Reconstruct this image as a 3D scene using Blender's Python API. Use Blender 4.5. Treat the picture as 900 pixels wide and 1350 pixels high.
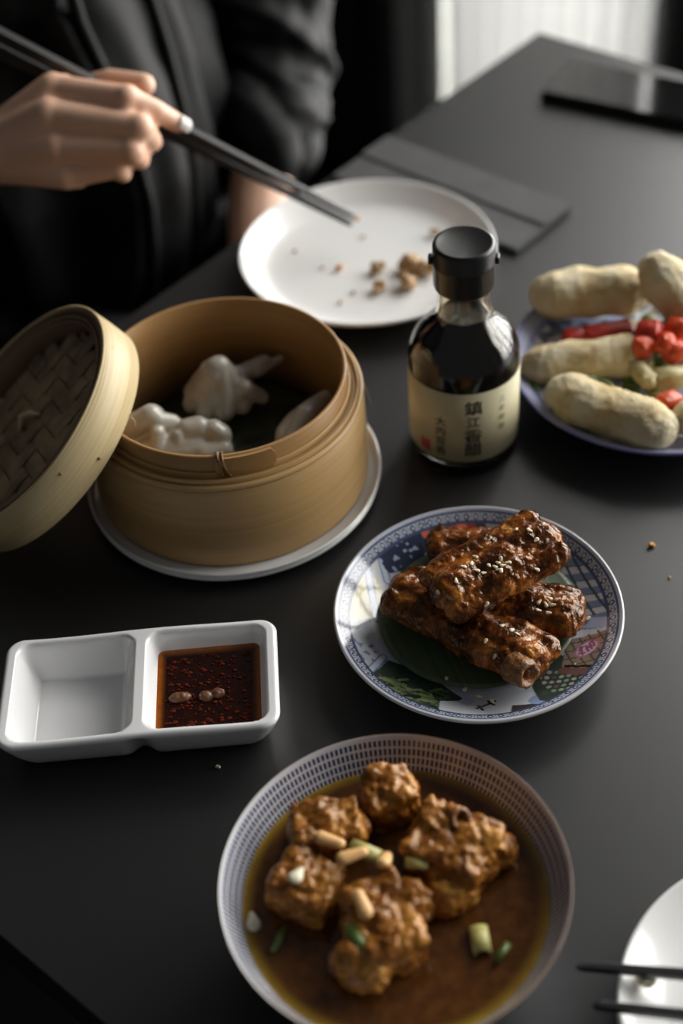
import bpy, bmesh, math, random
import numpy as np
from mathutils import Vector, Matrix, noise
from mathutils.bvhtree import BVHTree

for o in list(bpy.data.objects):
    bpy.data.objects.remove(o)
S = bpy.context.scene
COL = S.collection
R = math.radians
random.seed(7)

# ------------------------------------------------------------------ camera
# The table top is z = 0, the floor z = -0.75; metres.
cam_d = bpy.data.cameras.new('camera')
cam = bpy.data.objects.new('camera', cam_d)
COL.objects.link(cam)
S.camera = cam
cam_d.sensor_fit = 'VERTICAL'
cam_d.sensor_height = 36.0
cam_d.sensor_width = 24.0
cam_d.lens = 50.0
cam_d.clip_start = 0.02
PITCH, ROLL = R(44.0), R(4.8)
fw = Vector((0, math.cos(PITCH), -math.sin(PITCH)))
rt = Vector((1, 0, 0))
up = rt.cross(fw)
cr = rt * math.cos(ROLL) - up * math.sin(ROLL)
cu = rt * math.sin(ROLL) + up * math.cos(ROLL)
M = Matrix((cr, cu, -fw)).transposed().to_4x4()
M.translation = (0, 0, 0.6)
cam.matrix_world = M
cam_d.dof.use_dof = True
cam_d.dof.focus_distance = 0.742
cam_d.dof.aperture_fstop = 3.5

# table axes: UX runs along the side where the person sits, VX across the table
TA = R(47.3)
UX = Vector((math.cos(TA), math.sin(TA), 0))
VX = Vector((math.sin(TA), -math.cos(TA), 0))
def W(u, v, z):
    return UX * u + VX * v + Vector((0, 0, z))
FLOOR = -0.75
WALL_U = 1.8

# ------------------------------------------------------------------ light
world = bpy.data.worlds.new('world')
S.world = world
world.use_nodes = True
bg = world.node_tree.nodes['Background']
bg.inputs[0].default_value = (0.95, 0.97, 1.0, 1)
bg.inputs[1].default_value = 0.08

def area(name, center, sx, sy, zdir, xdir, power, color):
    l = bpy.data.lights.new(name, 'AREA')
    l.shape = 'RECTANGLE'
    l.size, l.size_y = sx, sy
    l.energy = power
    l.color = color
    o = bpy.data.objects.new(name, l)
    COL.objects.link(o)
    y = zdir.cross(xdir)
    m = Matrix((xdir, y, zdir)).transposed().to_4x4()
    m.translation = center
    o.matrix_world = m
    return o
# daylight outside the floor-length window behind the table end
WIN_V0, WIN_V1, WIN_Z0, WIN_Z1 = -1.27, 2.00, FLOOR, 1.65
area('window_daylight', W(WALL_U + 0.25, (WIN_V0 + WIN_V1) / 2, (WIN_Z0 + WIN_Z1) / 2),
     WIN_V1 - WIN_V0, WIN_Z1 - WIN_Z0, UX, VX, 300, (1.0, 0.985, 0.955))

S.view_settings.view_transform = 'Standard'
S.view_settings.look = 'None'
S.view_settings.gamma = 1.0
S.view_settings.use_curve_mapping = False
S.view_settings.exposure = 0.0

# ------------------------------------------------------------------ materials
class G:
    """small node graph builder"""
    def __init__(self, name):
        self.m = bpy.data.materials.new(name)
        self.m.use_nodes = True
        self.t = self.m.node_tree
        self.b = self.t.nodes['Principled BSDF']
    def n(self, kind, **kw):
        x = self.t.nodes.new(kind)
        for k, v in kw.items():
            setattr(x, k, v)
        return x
    def put(self, sock, v):
        if isinstance(v, bpy.types.NodeSocket):
            self.t.links.new(v, sock)
        elif isinstance(v, (tuple, list)) and len(v) == 3 and sock.type == 'RGBA':
            sock.default_value = (*v, 1)
        else:
            sock.default_value = v
    def math(self, op, a, b=0.0, c=None):
        x = self.n('ShaderNodeMath', operation=op)
        self.put(x.inputs[0], a); self.put(x.inputs[1], b)
        if c is not None: self.put(x.inputs[2], c)
        return x.outputs[0]
    def obj(self):
        return self.n('ShaderNodeTexCoord').outputs['Object']
    def xyz(self, v):
        x = self.n('ShaderNodeSeparateXYZ'); self.put(x.inputs[0], v)
        return x.outputs
    def vec(self, x, y, z):
        c = self.n('ShaderNodeCombineXYZ')
        for i, q in enumerate((x, y, z)): self.put(c.inputs[i], q)
        return c.outputs[0]
    def scale(self, v, s):
        x = self.n('ShaderNodeVectorMath', operation='MULTIPLY')
        self.put(x.inputs[0], v); x.inputs[1].default_value = s
        return x.outputs[0]
    def noise(self, v, scale, detail=3, rough=.55, dist=0):
        x = self.n('ShaderNodeTexNoise')
        self.put(x.inputs['Vector'], v)
        x.inputs['Scale'].default_value = scale
        x.inputs['Detail'].default_value = detail
        x.inputs['Roughness'].default_value = rough
        x.inputs['Distortion'].default_value = dist
        return x.outputs['Fac']
    def ramp(self, f, stops):
        x = self.n('ShaderNodeValToRGB')
        self.put(x.inputs[0], f)
        e = x.color_ramp.elements
        while len(e) < len(stops): e.new(0.5)
        for q, (p, c) in zip(e, stops):
            q.position = p
            q.color = (*c, 1) if len(c) == 3 else c
        return x.outputs[0]
    def mix(self, f, a, b):
        x = self.n('ShaderNodeMix', data_type='RGBA')
        self.put(x.inputs[0], f); self.put(x.inputs[6], a); self.put(x.inputs[7], b)
        return x.outputs[2]
    def bump(self, h, strength=.3, dist=.001):
        x = self.n('ShaderNodeBump')
        x.inputs['Strength'].default_value = strength
        x.inputs['Distance'].default_value = dist
        self.put(x.inputs['Height'], h)
        self.put(self.b.inputs['Normal'], x.outputs[0])
    def set(self, **kw):
        for k, v in kw.items():
            self.put(self.b.inputs[k.replace('_', ' ')], v)
        return self.m

def plain(name, col, rough=.5, var=.12, scale=40, bump=0, bscale=200, bdist=.0005, **kw):
    g = G(name)
    f = g.noise(g.obj(), scale)
    lo = tuple(c * (1 - var) for c in col); hi = tuple(min(1, c * (1 + var)) for c in col)
    kw = {k: v for k, v in kw.items()}
    g.set(Base_Color=g.ramp(f, [(.3, lo), (.7, hi)]), Roughness=rough, **kw)
    if bump: g.bump(g.noise(g.obj(), bscale, 4), bump, bdist)
    return g.m

MT = {}
MT['table'] = plain('table_black', (.0105, .0105, .0105), .41, .15, 6, .06, 900, .0003, Specular_IOR_Level=.6)
MT['white'] = plain('white_porcelain', (.78, .78, .765), .16, .02, 10, Coat_Weight=.3, Coat_Roughness=.05)
MT['dish'] = plain('white_dish_porcelain', (.80, .80, .80), .13, .02, 10, Coat_Weight=.3, Coat_Roughness=.04)
MT['black_plastic'] = plain('black_plastic', (.010, .010, .010), .33, .2, 60)
MT['lacquer'] = plain('black_lacquer', (.012, .011, .012), .28, .2, 60)
MT['dark_wall'] = plain('dark_grey_wall', (.045, .045, .046), .8, .1, 5)
MT['floor'] = plain('dark_floor', (.0010, .0010, .0010), .9, .3, 4, Specular_IOR_Level=.1)
MT['frame_grey'] = plain('grey_window_frame', (.62, .63, .59), .5, .05, 10)
MT['frame_dark'] = plain('dark_window_frame', (.012, .012, .012), .45, .1, 10)
MT['curtain'] = plain('black_curtain_cloth', (.006, .006, .006), .9, .2, 60)
MT['jacket'] = plain('black_jacket_cloth', (.0030, .0030, .0031), .55, .25, 25, .25, 500, .0006, Specular_IOR_Level=.12)
MT['trousers'] = plain('black_trouser_cloth', (.008, .008, .008), .8, .2, 60)
MT['hair'] = plain('dark_hair', (.02, .014, .01), .45, .3, 90)
MT['napkin'] = plain('charcoal_napkin_cloth', (.055, .055, .055), .75, .15, 40, .4, 1500, .0004)
MT['chair'] = plain('black_chair_wood', (.012, .011, .010), .5, .2, 30)
MT['gloss_black'] = plain('gloss_black_glass', (.006, .006, .006), .06, .1, 30)
MT['eye'] = plain('eye_white', (.75, .72, .68), .2, .05, 60)

g = G('blind_fabric')
f = g.noise(g.scale(g.obj(), (1, 1, .2)), 60)
g.set(Base_Color=g.ramp(f, [(.3, (.74, .74, .73)), (.7, (.8, .8, .79))]), Roughness=.7)
tr = g.n('ShaderNodeBsdfTranslucent'); tr.inputs[0].default_value = (.8, .8, .79, 1)
mx = g.n('ShaderNodeMixShader'); mx.inputs[0].default_value = .40
g.t.links.new(g.b.outputs[0], mx.inputs[1]); g.t.links.new(tr.outputs[0], mx.inputs[2])
g.t.links.new(mx.outputs[0], g.t.nodes['Material Output'].inputs[0])
MT['blind'] = g.m

g = G('window_glass')
tr = g.n('ShaderNodeBsdfTransparent'); gl = g.n('ShaderNodeBsdfGlossy'); gl.inputs['Roughness'].default_value = .02
mx = g.n('ShaderNodeMixShader'); mx.inputs[0].default_value = .07
g.t.links.new(tr.outputs[0], mx.inputs[1]); g.t.links.new(gl.outputs[0], mx.inputs[2])
g.t.links.new(mx.outputs[0], g.t.nodes['Material Output'].inputs[0])
MT['pane'] = g.m

def bamboo(name, lo, hi, stain=None, fine=700, rough=.45):
    g = G(name)
    o = g.obj(); x = g.xyz(o)
    band = g.noise(g.vec(g.math('MULTIPLY', x[0], 6), g.math('MULTIPLY', x[1], 6), g.math('MULTIPLY', x[2], fine)), 1.0, 4, .6)
    big = g.noise(o, 18, 2)
    f = g.math('ADD', g.math('MULTIPLY', band, .65), g.math('MULTIPLY', big, .35))
    col = g.ramp(f, [(.33, lo), (.66, hi)])
    if stain:
        sp = g.noise(o, 55, 2, .5, .6)
        col = g.mix(g.math('MULTIPLY', g.ramp(sp, [(.68, (0, 0, 0)), (.74, (1, 1, 1))]), .75), col, stain)
    g.set(Base_Color=col, Roughness=rough)
    g.bump(band, .35, .0006)
    return g.m
MT['bamboo_pale'] = bamboo('pale_bamboo', (.42, .315, .15), (.60, .48, .27), (.40, .21, .035), 1100)
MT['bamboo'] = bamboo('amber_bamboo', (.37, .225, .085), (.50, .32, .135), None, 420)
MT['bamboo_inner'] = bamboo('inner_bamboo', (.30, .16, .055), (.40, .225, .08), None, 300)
MT['bamboo_edge'] = bamboo('brown_bamboo_edge', (.10, .055, .032), (.28, .18, .11), None, 1500)
MT['weave'] = plain('dark_woven_bamboo', (.29, .215, .125), .5, .5, 45, .5, 320, .0012)
MT['tie'] = plain('bamboo_tie', (.20, .10, .035), .5, .3, 200)
MT['tie_pale'] = plain('pale_bamboo_tie', (.6, .48, .28), .5, .15, 200)

g = G('skin')
o = g.obj()
f = g.noise(o, 22, 3)
g.set(Base_Color=g.ramp(f, [(.3, (.66, .385, .26)), (.7, (.76, .475, .335))]), Roughness=.45,
      Subsurface_Weight=.12, Subsurface_Radius=(.006, .002, .001))
g.bump(g.noise(o, 350, 3), .15, .0005)
MT['skin'] = g.m
MT['nail'] = plain('pale_nail', (.60, .55, .52), .18, .04, 80)

g = G('dumpling_wrapper')
o = g.obj()
g.set(Base_Color=g.ramp(g.noise(o, 60, 3), [(.3, (.40, .375, .31)), (.7, (.50, .48, .41))]), Roughness=.3,
      Subsurface_Weight=.3, Subsurface_Radius=(.006, .005, .004), Coat_Weight=.3, Coat_Roughness=.15)
g.bump(g.noise(o, 160, 2), .12, .0006)
MT['dumpling'] = g.m

g = G('glazed_rib_meat')
o = g.obj()
a = g.noise(o, 55, 5, .65, .4); b = g.noise(o, 190, 4, .6)
f = g.math('ADD', g.math('MULTIPLY', a, .75), g.math('MULTIPLY', b, .25))
g.set(Base_Color=g.ramp(f, [(.38, (.016, .005, .002)), (.47, (.075, .019, .004)), (.56, (.23, .068, .010)), (.68, (.52, .21, .035))]),
      Roughness=g.math('MULTIPLY_ADD', b, .26, .06), Specular_IOR_Level=.5, Specular_Tint=(1.0, .78, .55))
g.bump(g.math('ADD', g.noise(o, 300, 2, .5), g.math('MULTIPLY', a, .8)), .7, .0014)
MT['rib'] = g.m

g = G('braised_meat')
o = g.obj()
a = g.noise(g.scale(o, (1, 1, 1.6)), 60, 5, .62, .5); b = g.noise(o, 230, 4, .6)
f = g.math('ADD', g.math('MULTIPLY', a, .8), g.math('MULTIPLY', b, .2))
g.set(Base_Color=g.ramp(f, [(.35, (.060, .017, .003)), (.46, (.20, .066, .009)), (.56, (.36, .145, .022)), (.68, (.60, .31, .065))]),
      Roughness=g.math('MULTIPLY_ADD', b, .4, .10), Specular_IOR_Level=.6, Specular_Tint=(1.0, .8, .55))
g.bump(g.math('ADD', g.noise(o, 300, 3, .5), a), .7, .0013)
MT['meat'] = g.m
MT['bone'] = plain('cooked_bone', (.20, .08, .022), .35, .7, 260, .8, 420, .0012)

g = G('fried_roll_crust')
o = g.obj()
a = g.noise(o, 48, 4, .6)
g.set(Base_Color=g.ramp(a, [(.28, (.62, .40, .14)), (.44, (.78, .63, .34)), (.62, (.84, .74, .50))]), Roughness=.55)
g.bump(g.noise(o, 700, 4, .75), .9, .0016)
MT['roll'] = g.m
MT['red'] = plain('red_pepper', (.50, .030, .012), .4, .35, 120, .3, 200, .001)
MT['orange'] = plain('orange_red_pepper', (.66, .075, .018), .4, .3, 120, .3, 200, .001)
MT['green'] = plain('green_onion', (.09, .14, .025), .35, .4, 160)
MT['pale_green'] = plain('pale_green_onion', (.44, .40, .13), .35, .25, 160)
MT['leek'] = plain('soft_onion', (.45, .38, .18), .35, .2, 120, .3, 150, .001)
MT['almond'] = plain('roasted_peanut', (.74, .43, .17), .4, .15, 160)
MT['garlic'] = plain('pale_garlic_slice', (.62, .58, .42), .4, .1, 160)
MT['crumb'] = plain('brown_crumb', (.40, .25, .12), .6, .45, 260, .6, 500, .001)
MT['orange_crumb'] = plain('orange_crumb', (.62, .26, .03), .5, .3, 260)
MT['sesame'] = plain('sesame', (.72, .60, .40), .4, .12, 300)
MT['bean'] = plain('fermented_bean', (.14, .055, .022), .4, .3, 200)
MT['flake'] = plain('chilli_flake', (.085, .010, .002), .75, .7, 300, Specular_IOR_Level=.1)
MT['seal'] = plain('red_seal_ink', (.42, .045, .03), .6, .25, 400)
MT['ink'] = plain('black_ink', (.02, .022, .018), .6, .1, 100)
MT['ink_faint'] = plain('faint_ink', (.20, .19, .11), .6, .1, 100)
MT['label'] = plain('cream_label_paper', (.60, .54, .34), .55, .06, 60)
MT['dark_liner'] = plain('dark_cabbage_leaf', (.030, .036, .016), .4, .5, 40, .6, 120, .002)

g = G('banana_leaf')
x = g.xyz(g.obj())
q = g.math('ADD', g.math('MULTIPLY', x[0], .96), g.math('MULTIPLY', x[1], .28))
ln = g.noise(g.vec(g.math('MULTIPLY', q, 420), 0.0, 0.0), 1.0, 3, .7)
g.set(Base_Color=g.ramp(ln, [(.3, (.028, .050, .022)), (.7, (.075, .115, .055))]), Roughness=.4)
g.bump(ln, .3, .0006)
MT['leaf'] = g.m

g = G('bottle_glass')
g.set(Base_Color=(.95, .93, .84), Roughness=.02, Transmission_Weight=1.0, IOR=1.48)
MT['glass'] = g.m
g = G('dark_vinegar')
g.set(Base_Color=g.ramp(g.noise(g.obj(), 30), [(.3, (.004, .003, .002)), (.7, (.006, .004, .003))]), Roughness=.08)
MT['vinegar'] = g.m

def attr_mat(name, rough, attr='print', **kw):
    g = G(name)
    a = g.n('ShaderNodeVertexColor'); a.layer_name = attr
    g.set(Base_Color=a.outputs[0], Roughness=rough, **kw)
    return g
MT['print'] = attr_mat('printed_porcelain', .14, Coat_Weight=.4, Coat_Roughness=.05).m
def liquid(name, col, edge, scale, rough):
    g = G(name)
    a = g.n('ShaderNodeVertexColor'); a.layer_name = 'print'
    n1 = g.noise(g.obj(), scale, 5, .6)
    c = g.mix(g.math('MULTIPLY', g.ramp(n1, [(.4, (0, 0, 0)), (.75, (1, 1, 1))]), .5), a.outputs[0], edge)
    g.set(Base_Color=c, Roughness=rough, IOR=1.45)
    g.bump(g.noise(g.obj(), 90, 2), .12, .0012)
    return g.m
MT['broth'] = liquid('brown_broth', None, (.17, .066, .014), 160, .09)
MT['chilli_oil'] = liquid('chilli_oil', None, (.055, .008, .002), 240, .07)

# bowl print: white glaze with rows of small blue dashes in radial columns
g = G('blue_dash_bowl_print')
x = g.xyz(g.obj())
ang = g.math('ARCTAN2', x[1], x[0])
colm = g.math('FRACT', g.math('MULTIPLY', ang, 200 / (2 * math.pi)))
rad = g.math('SQRT', g.math('ADD', g.math('MULTIPLY', x[0], x[0]), g.math('MULTIPLY', x[1], x[1])))
row = g.math('FRACT', g.math('MULTIPLY', rad, 1 / .00205))
inside = g.math('MULTIPLY', g.math('GREATER_THAN', rad, .052), g.math('LESS_THAN', rad, .0752))
dash = g.math('MULTIPLY', g.math('MULTIPLY', g.math('LESS_THAN', colm, .58), g.math('LESS_THAN', row, .76)), inside)
base = g.mix(dash, (.60, .61, .64), (.020, .022, .085))
rim = g.math('GREATER_THAN', rad, .0765)
g.set(Base_Color=g.mix(rim, base, (.20, .105, .05)), Roughness=.14, Coat_Weight=.4, Coat_Roughness=.05)
MT['bowl'] = g.m

# ------------------------------------------------------------------ mesh helpers
def obj(name, me, mat, parent=None, loc=None, smooth=True):
    o = bpy.data.objects.new(name, me)
    COL.objects.link(o)
    if mat is not None and not me.materials:
        me.materials.append(MT[mat] if isinstance(mat, str) else mat)
    if parent: o.parent = parent
    if loc is not None: o.location = loc
    if smooth:
        me.polygons.foreach_set('use_smooth', [True] * len(me.polygons))
    return o
def tag(o, label, cat, group=None):
    o['label'] = label; o['category'] = cat
    if group: o['group'] = group
    return o
def thing(name, label, cat, loc=(0, 0, 0), rotz=0, group=None):
    o = bpy.data.objects.new(name, None)
    COL.objects.link(o)
    o.location = loc; o.rotation_euler = (0, 0, rotz)
    o.empty_display_size = .02
    return tag(o, label, cat, group)
def structure(o):
    o['kind'] = 'structure'
    return o
def pydata(name, v, f):
    me = bpy.data.meshes.new(name)
    me.from_pydata([tuple(map(float, q)) for q in v], [], f)
    me.update()
    return me
def bm_mesh(bm, name='mesh'):
    me = bpy.data.meshes.new(name)
    bmesh.ops.recalc_face_normals(bm, faces=bm.faces)
    bm.to_mesh(me); bm.free()
    return me
def box_mesh(center, size, axes=None, bevel=0.0):
    bm = bmesh.new()
    r = bmesh.ops.create_cube(bm, size=1)
    bmesh.ops.scale(bm, vec=size, verts=bm.verts)
    if bevel:
        bmesh.ops.bevel(bm, geom=list(bm.edges), offset=bevel, segments=2, affect='EDGES', profile=.6)
    if axes:
        m = Matrix(axes).transposed()
        bmesh.ops.transform(bm, matrix=m.to_4x4(), verts=bm.verts)
    bmesh.ops.translate(bm, vec=Vector(center), verts=bm.verts)
    return bm_mesh(bm)
TABX = (UX, VX, Vector((0, 0, 1)))
def tbox(u0, u1, v0, v1, z0, z1, bevel=0.0):
    """box along the table axes, given by its limits"""
    a = (UX, -VX, Vector((0, 0, 1)))
    return box_mesh(W((u0 + u1) / 2, (v0 + v1) / 2, (z0 + z1) / 2), (u1 - u0, v1 - v0, z1 - z0), a, bevel)

def lathe(profile, segs=96, closed=False, name='lathe'):
    """revolve (r, z) points about z; r = 0 makes a pole"""
    v, f, rings = [], [], []
    for r, z in profile:
        if r < 1e-6:
            rings.append([len(v)]); v.append((0, 0, z))
        else:
            rings.append(list(range(len(v), len(v) + segs)))
            v += [(r * math.cos(2 * math.pi * i / segs), r * math.sin(2 * math.pi * i / segs), z) for i in range(segs)]
    pairs = list(zip(rings, rings[1:])) + ([(rings[-1], rings[0])] if closed else [])
    for a, b in pairs:
        for i in range(segs):
            j = (i + 1) % segs
            if len(a) == 1 and len(b) == 1: continue
            if len(a) == 1: f.append((a[0], b[j], b[i]))
            elif len(b) == 1: f.append((a[i], a[j], b[0]))
            else: f.append((a[i], a[j], b[j], b[i]))
    me = pydata(name, v, f)
    bm = bmesh.new(); bm.from_mesh(me)
    bmesh.ops.recalc_face_normals(bm, faces=bm.faces)
    bm.to_mesh(me); bm.free()
    return me
def smooth_profile(pts, n=6):
    """Catmull-Rom through profile points"""
    P = [Vector(p) for p in pts]
    out = []
    for i in range(len(P) - 1):
        p0, p1, p2, p3 = P[max(i - 1, 0)], P[i], P[i + 1], P[min(i + 2, len(P) - 1)]
        for k in range(n):
            t = k / n
            q = .5 * ((2 * p1) + (p2 - p0) * t + (2 * p0 - 5 * p1 + 4 * p2 - p3) * t * t + (3 * p1 - p0 - 3 * p2 + p3) * t ** 3)
            out.append((max(q[0], 0), q[1]))
    out.append(tuple(P[-1]))
    return out
def tube(points, radii, segs=10, square=False):
    pts = [Vector(p) for p in points]
    if not hasattr(radii, '__len__'): radii = [radii] * len(pts)
    v, f = [], []
    n = 4 if square else segs
    ref = Vector((0, 0, 1))
    for i, p in enumerate(pts):
        t = (pts[min(i + 1, len(pts) - 1)] - pts[max(i - 1, 0)]).normalized()
        if abs(t.dot(ref)) > .95: ref = Vector((0, 1, 0))
        a = t.cross(ref).normalized(); b = t.cross(a)
        for k in range(n):
            th = 2 * math.pi * (k + (.5 if square else 0)) / n
            v.append(p + (a * math.cos(th) + b * math.sin(th)) * radii[i])
    for i in range(len(pts) - 1):
        for k in range(n):
            f.append((i * n + k, i * n + (k + 1) % n, (i + 1) * n + (k + 1) % n, (i + 1) * n + k))
    f.append(tuple(range(n))[::-1]); f.append(tuple(range((len(pts) - 1) * n, len(pts) * n)))
    return pydata('tube', v, f)

def add_cap(bm, p0, p1, r0, r1, seg=16):
    p0, p1 = Vector(p0), Vector(p1)
    for p, r in ((p0, r0), (p1, r1)):
        bmesh.ops.create_uvsphere(bm, u_segments=seg, v_segments=seg // 2, radius=r, matrix=Matrix.Translation(p))
    d = p1 - p0
    if d.length > 1e-5:
        m = Matrix.Translation((p0 + p1) / 2) @ d.to_track_quat('Z', 'Y').to_matrix().to_4x4()
        bmesh.ops.create_cone(bm, cap_ends=True, segments=seg, radius1=r0, radius2=r1, depth=d.length, matrix=m)
def add_ell(bm, c, rad, rot=(0, 0, 0), seg=20):
    from mathutils import Euler
    m = Matrix.Translation(Vector(c)) @ Euler(rot).to_matrix().to_4x4() @ Matrix.Diagonal((*rad, 1))
    bmesh.ops.create_uvsphere(bm, u_segments=seg, v_segments=seg // 2, radius=1, matrix=m)
def add_bx(bm, c, half, rot=(0, 0, 0)):
    from mathutils import Euler
    m = Matrix.Translation(Vector(c)) @ Euler(rot).to_matrix().to_4x4() @ Matrix.Diagonal((half[0] * 2, half[1] * 2, half[2] * 2, 1))
    bmesh.ops.create_cube(bm, size=1, matrix=m)
def lump(prims, voxel, smooth=4, disp=(), seed=0):
    """one skin grown over a union of capsules, ellipsoids and boxes, roughened by noise"""
    bm = bmesh.new()
    for p in prims:
        {'c': add_cap, 'e': add_ell, 'b': add_bx}[p[0]](bm, *p[1:])
    me = bm_mesh(bm)
    t = bpy.data.objects.new('tmp', me); COL.objects.link(t)
    m = t.modifiers.new('r', 'REMESH'); m.mode = 'VOXEL'; m.voxel_size = voxel; m.adaptivity = 0
    if smooth:
        m = t.modifiers.new('s', 'SMOOTH'); m.factor = .5; m.iterations = smooth
    dg = bpy.context.evaluated_depsgraph_get()
    out = bpy.data.meshes.new_from_object(t.evaluated_get(dg))
    bpy.data.objects.remove(t); bpy.data.meshes.remove(me)
    if disp:
        n = len(out.vertices)
        nr = np.empty(n * 3); out.vertices.foreach_get('normal', nr); nr = nr.reshape(-1, 3)
        co = np.empty(n * 3); out.vertices.foreach_get('co', co); co = co.reshape(-1, 3)
        off = np.zeros(n)
        for amp, sc, kind in disp:
            for i in range(n):
                q = Vector(co[i] * sc) + Vector((seed * 13.7, seed * 7.1, seed * 3.3))
                if kind == 'ridge': off[i] += amp * (1 - 2 * abs(noise.noise(q)))
                else: off[i] += amp * noise.noise(q)
        co += nr * off[:, None]
        out.vertices.foreach_set('co', co.ravel()); out.update()
    return out
def recenter(me):
    """move the mesh so its base centre is the origin; return that point"""
    co = np.empty(len(me.vertices) * 3); me.vertices.foreach_get('co', co); co = co.reshape(-1, 3)
    lo, hi = co.min(0), co.max(0)
    c = np.array([(lo[0] + hi[0]) / 2, (lo[1] + hi[1]) / 2, lo[2]])
    me.vertices.foreach_set('co', (co - c).ravel()); me.update()
    return Vector(c)
def lump_obj(name, me, mat, label, cat, group=None, parent=None):
    c = recenter(me)
    o = obj(name, me, mat, parent, c)
    if parent is None: tag(o, label, cat, group)
    return o
def copy_tree(o, parent=None):
    c = o.copy(); COL.objects.link(c); c.parent = parent
    for ch in list(o.children): copy_tree(ch, c)
    return c
def vcolor(me, cols):
    a = me.color_attributes.new('print', 'FLOAT_COLOR', 'POINT')
    d = np.ones((len(me.vertices), 4)); d[:, :3] = cols
    a.data.foreach_set('color', d.ravel())
def coords(me):
    co = np.empty(len(me.vertices) * 3); me.vertices.foreach_get('co', co)
    return co.reshape(-1, 3)

# ------------------------------------------------------------------ room
structure(obj('floor', tbox(-1.5, WALL_U + .6, -2.2, 2.6, FLOOR - .05, FLOOR), 'floor', smooth=False))
structure(obj('wall_left', tbox(-1.5, WALL_U, -2.0, -1.9, FLOOR, 1.9), 'dark_wall', smooth=False))
wb = structure(obj('wall_back', tbox(WALL_U, WALL_U + .12, -2.0, -1.272, FLOOR, 1.9), 'dark_wall', smooth=False))
obj('wall_panel', tbox(WALL_U, WALL_U + .12, WIN_V1, 2.6, FLOOR, 1.9), 'dark_wall', wb, smooth=False)
obj('wall_panel', tbox(WALL_U, WALL_U + .12, -1.272, WIN_V1, WIN_Z1, 1.9), 'dark_wall', wb, smooth=False)
# window: grey jambs, dark mullions, panes
w1 = structure(bpy.data.objects.new('window_1', None)); COL.objects.link(w1); w1.location = W(WALL_U, 0, FLOOR)
def wpart(name, me, mat):
    me.transform(Matrix.Translation(-w1.location)); return obj(name, me, mat, w1, smooth=False)
wpart('jamb', tbox(WALL_U - .035, WALL_U, -1.417, -1.368, FLOOR, WIN_Z1), 'frame_grey')
wpart('jamb', tbox(WALL_U - .045, WALL_U, -1.348, -1.311, FLOOR, WIN_Z1), 'frame_grey')
wpart('mullion', tbox(WALL_U - .028, WALL_U + .07, -.943, -.84, FLOOR, WIN_Z1), 'frame_dark')
for vv in (-.30, .25, .78, 1.35):
    wpart('mullion', tbox(WALL_U + .01, WALL_U + .06, vv - .025, vv + .025, FLOOR, WIN_Z1), 'frame_dark')
for zz in (-.02, .85):
    wpart('transom', tbox(WALL_U + .015, WALL_U + .055, -.84, WIN_V1, zz - .025, zz + .025), 'frame_dark')
for a, b in ((-1.27, -.943), (-.84, -.30), (-.30, .25), (.25, .78), (.78, 1.35), (1.35, WIN_V1)):
    wpart('pane', tbox(WALL_U + .075, WALL_U + .081, a, b, FLOOR + .02, WIN_Z1), 'pane')
# vertical blind over the first pane
bl = thing('vertical_blind', 'white vertical slat blind hanging in front of the bright window', 'blind', W(WALL_U - .05, -1.12, FLOOR))
ns = 9
rail = tbox(WALL_U - .075, WALL_U - .03, -1.30, -.94, 1.60, 1.645); rail.transform(Matrix.Translation(-bl.location)); obj('headrail', rail, 'frame_grey', bl, smooth=False)
pitch = .347 / ns
sv = []
for k in range(5):
    s = -1 + k / 2
    sv.append((s * pitch * .51, -.006 * (1 - s * s) + s * .006))
verts = [(-.001 * 0 + d, s, z) for z in (.06, 2.35) for s, d in sv] + [(d + .0015, s, z) for z in (.06, 2.35) for s, d in sv]
faces = []
for k in range(4):
    faces += [(k, k + 1, 5 + k + 1, 5 + k), (10 + k, 15 + k, 15 + k + 1, 10 + k + 1)]
faces += [(0, 5, 15, 10), (4, 14, 19, 9)]
slat = pydata('slat', verts, faces)
slat.transform(Matrix((UX, VX, Vector((0, 0, 1)))).transposed().to_4x4())
for i in range(ns):
    off = W(0, -1.289 + pitch * (i + .5) + 1.12, 0)
    obj('slat', slat, 'blind', bl, off)
# curtain gathered left of the window
cv, cf = [], []
n = 60
for j, z in enumerate((FLOOR + .02, 1.7)):
    for i in range(n + 1):
        v = -1.56 + .145 * i / n
        cv.append(W(WALL_U - .06 - .02 * math.sin(i * .85), v, z))
    for i in range(n, -1, -1):
        v = -1.56 + .145 * i / n
        cv.append(W(WALL_U - .045 - .02 * math.sin(i * .85), v, z))
m2 = 2 * (n + 1)
for i in range(m2): cf.append((i, (i + 1) % m2, m2 + (i + 1) % m2, m2 + i))
cf.append(tuple(range(m2))); cf.append(tuple(range(m2, 2 * m2))[::-1])
tag(obj('curtain', pydata('curtain', cv, cf), 'curtain'), 'black floor-length curtain gathered beside the window frame', 'curtain')

# ------------------------------------------------------------------ table
tb = thing('dining_table', 'black matte dining table the dishes stand on', 'table', W(.595, .1, FLOOR))
def tpart(name, me, mat, root):
    me.transform(Matrix.Translation(-Vector(root.location))); return obj(name, me, mat, root, smooth=False)
tpart('table_top', tbox(.14, 1.05, -.674, .95, -.03, 0, .0005), 'table', tb)
for uu in (.40, .97):
    for vv in (-.38, .80):
        tpart('leg', tbox(uu - .03, uu + .03, vv - .03, vv + .03, FLOOR, -.03), 'table', tb)

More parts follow.
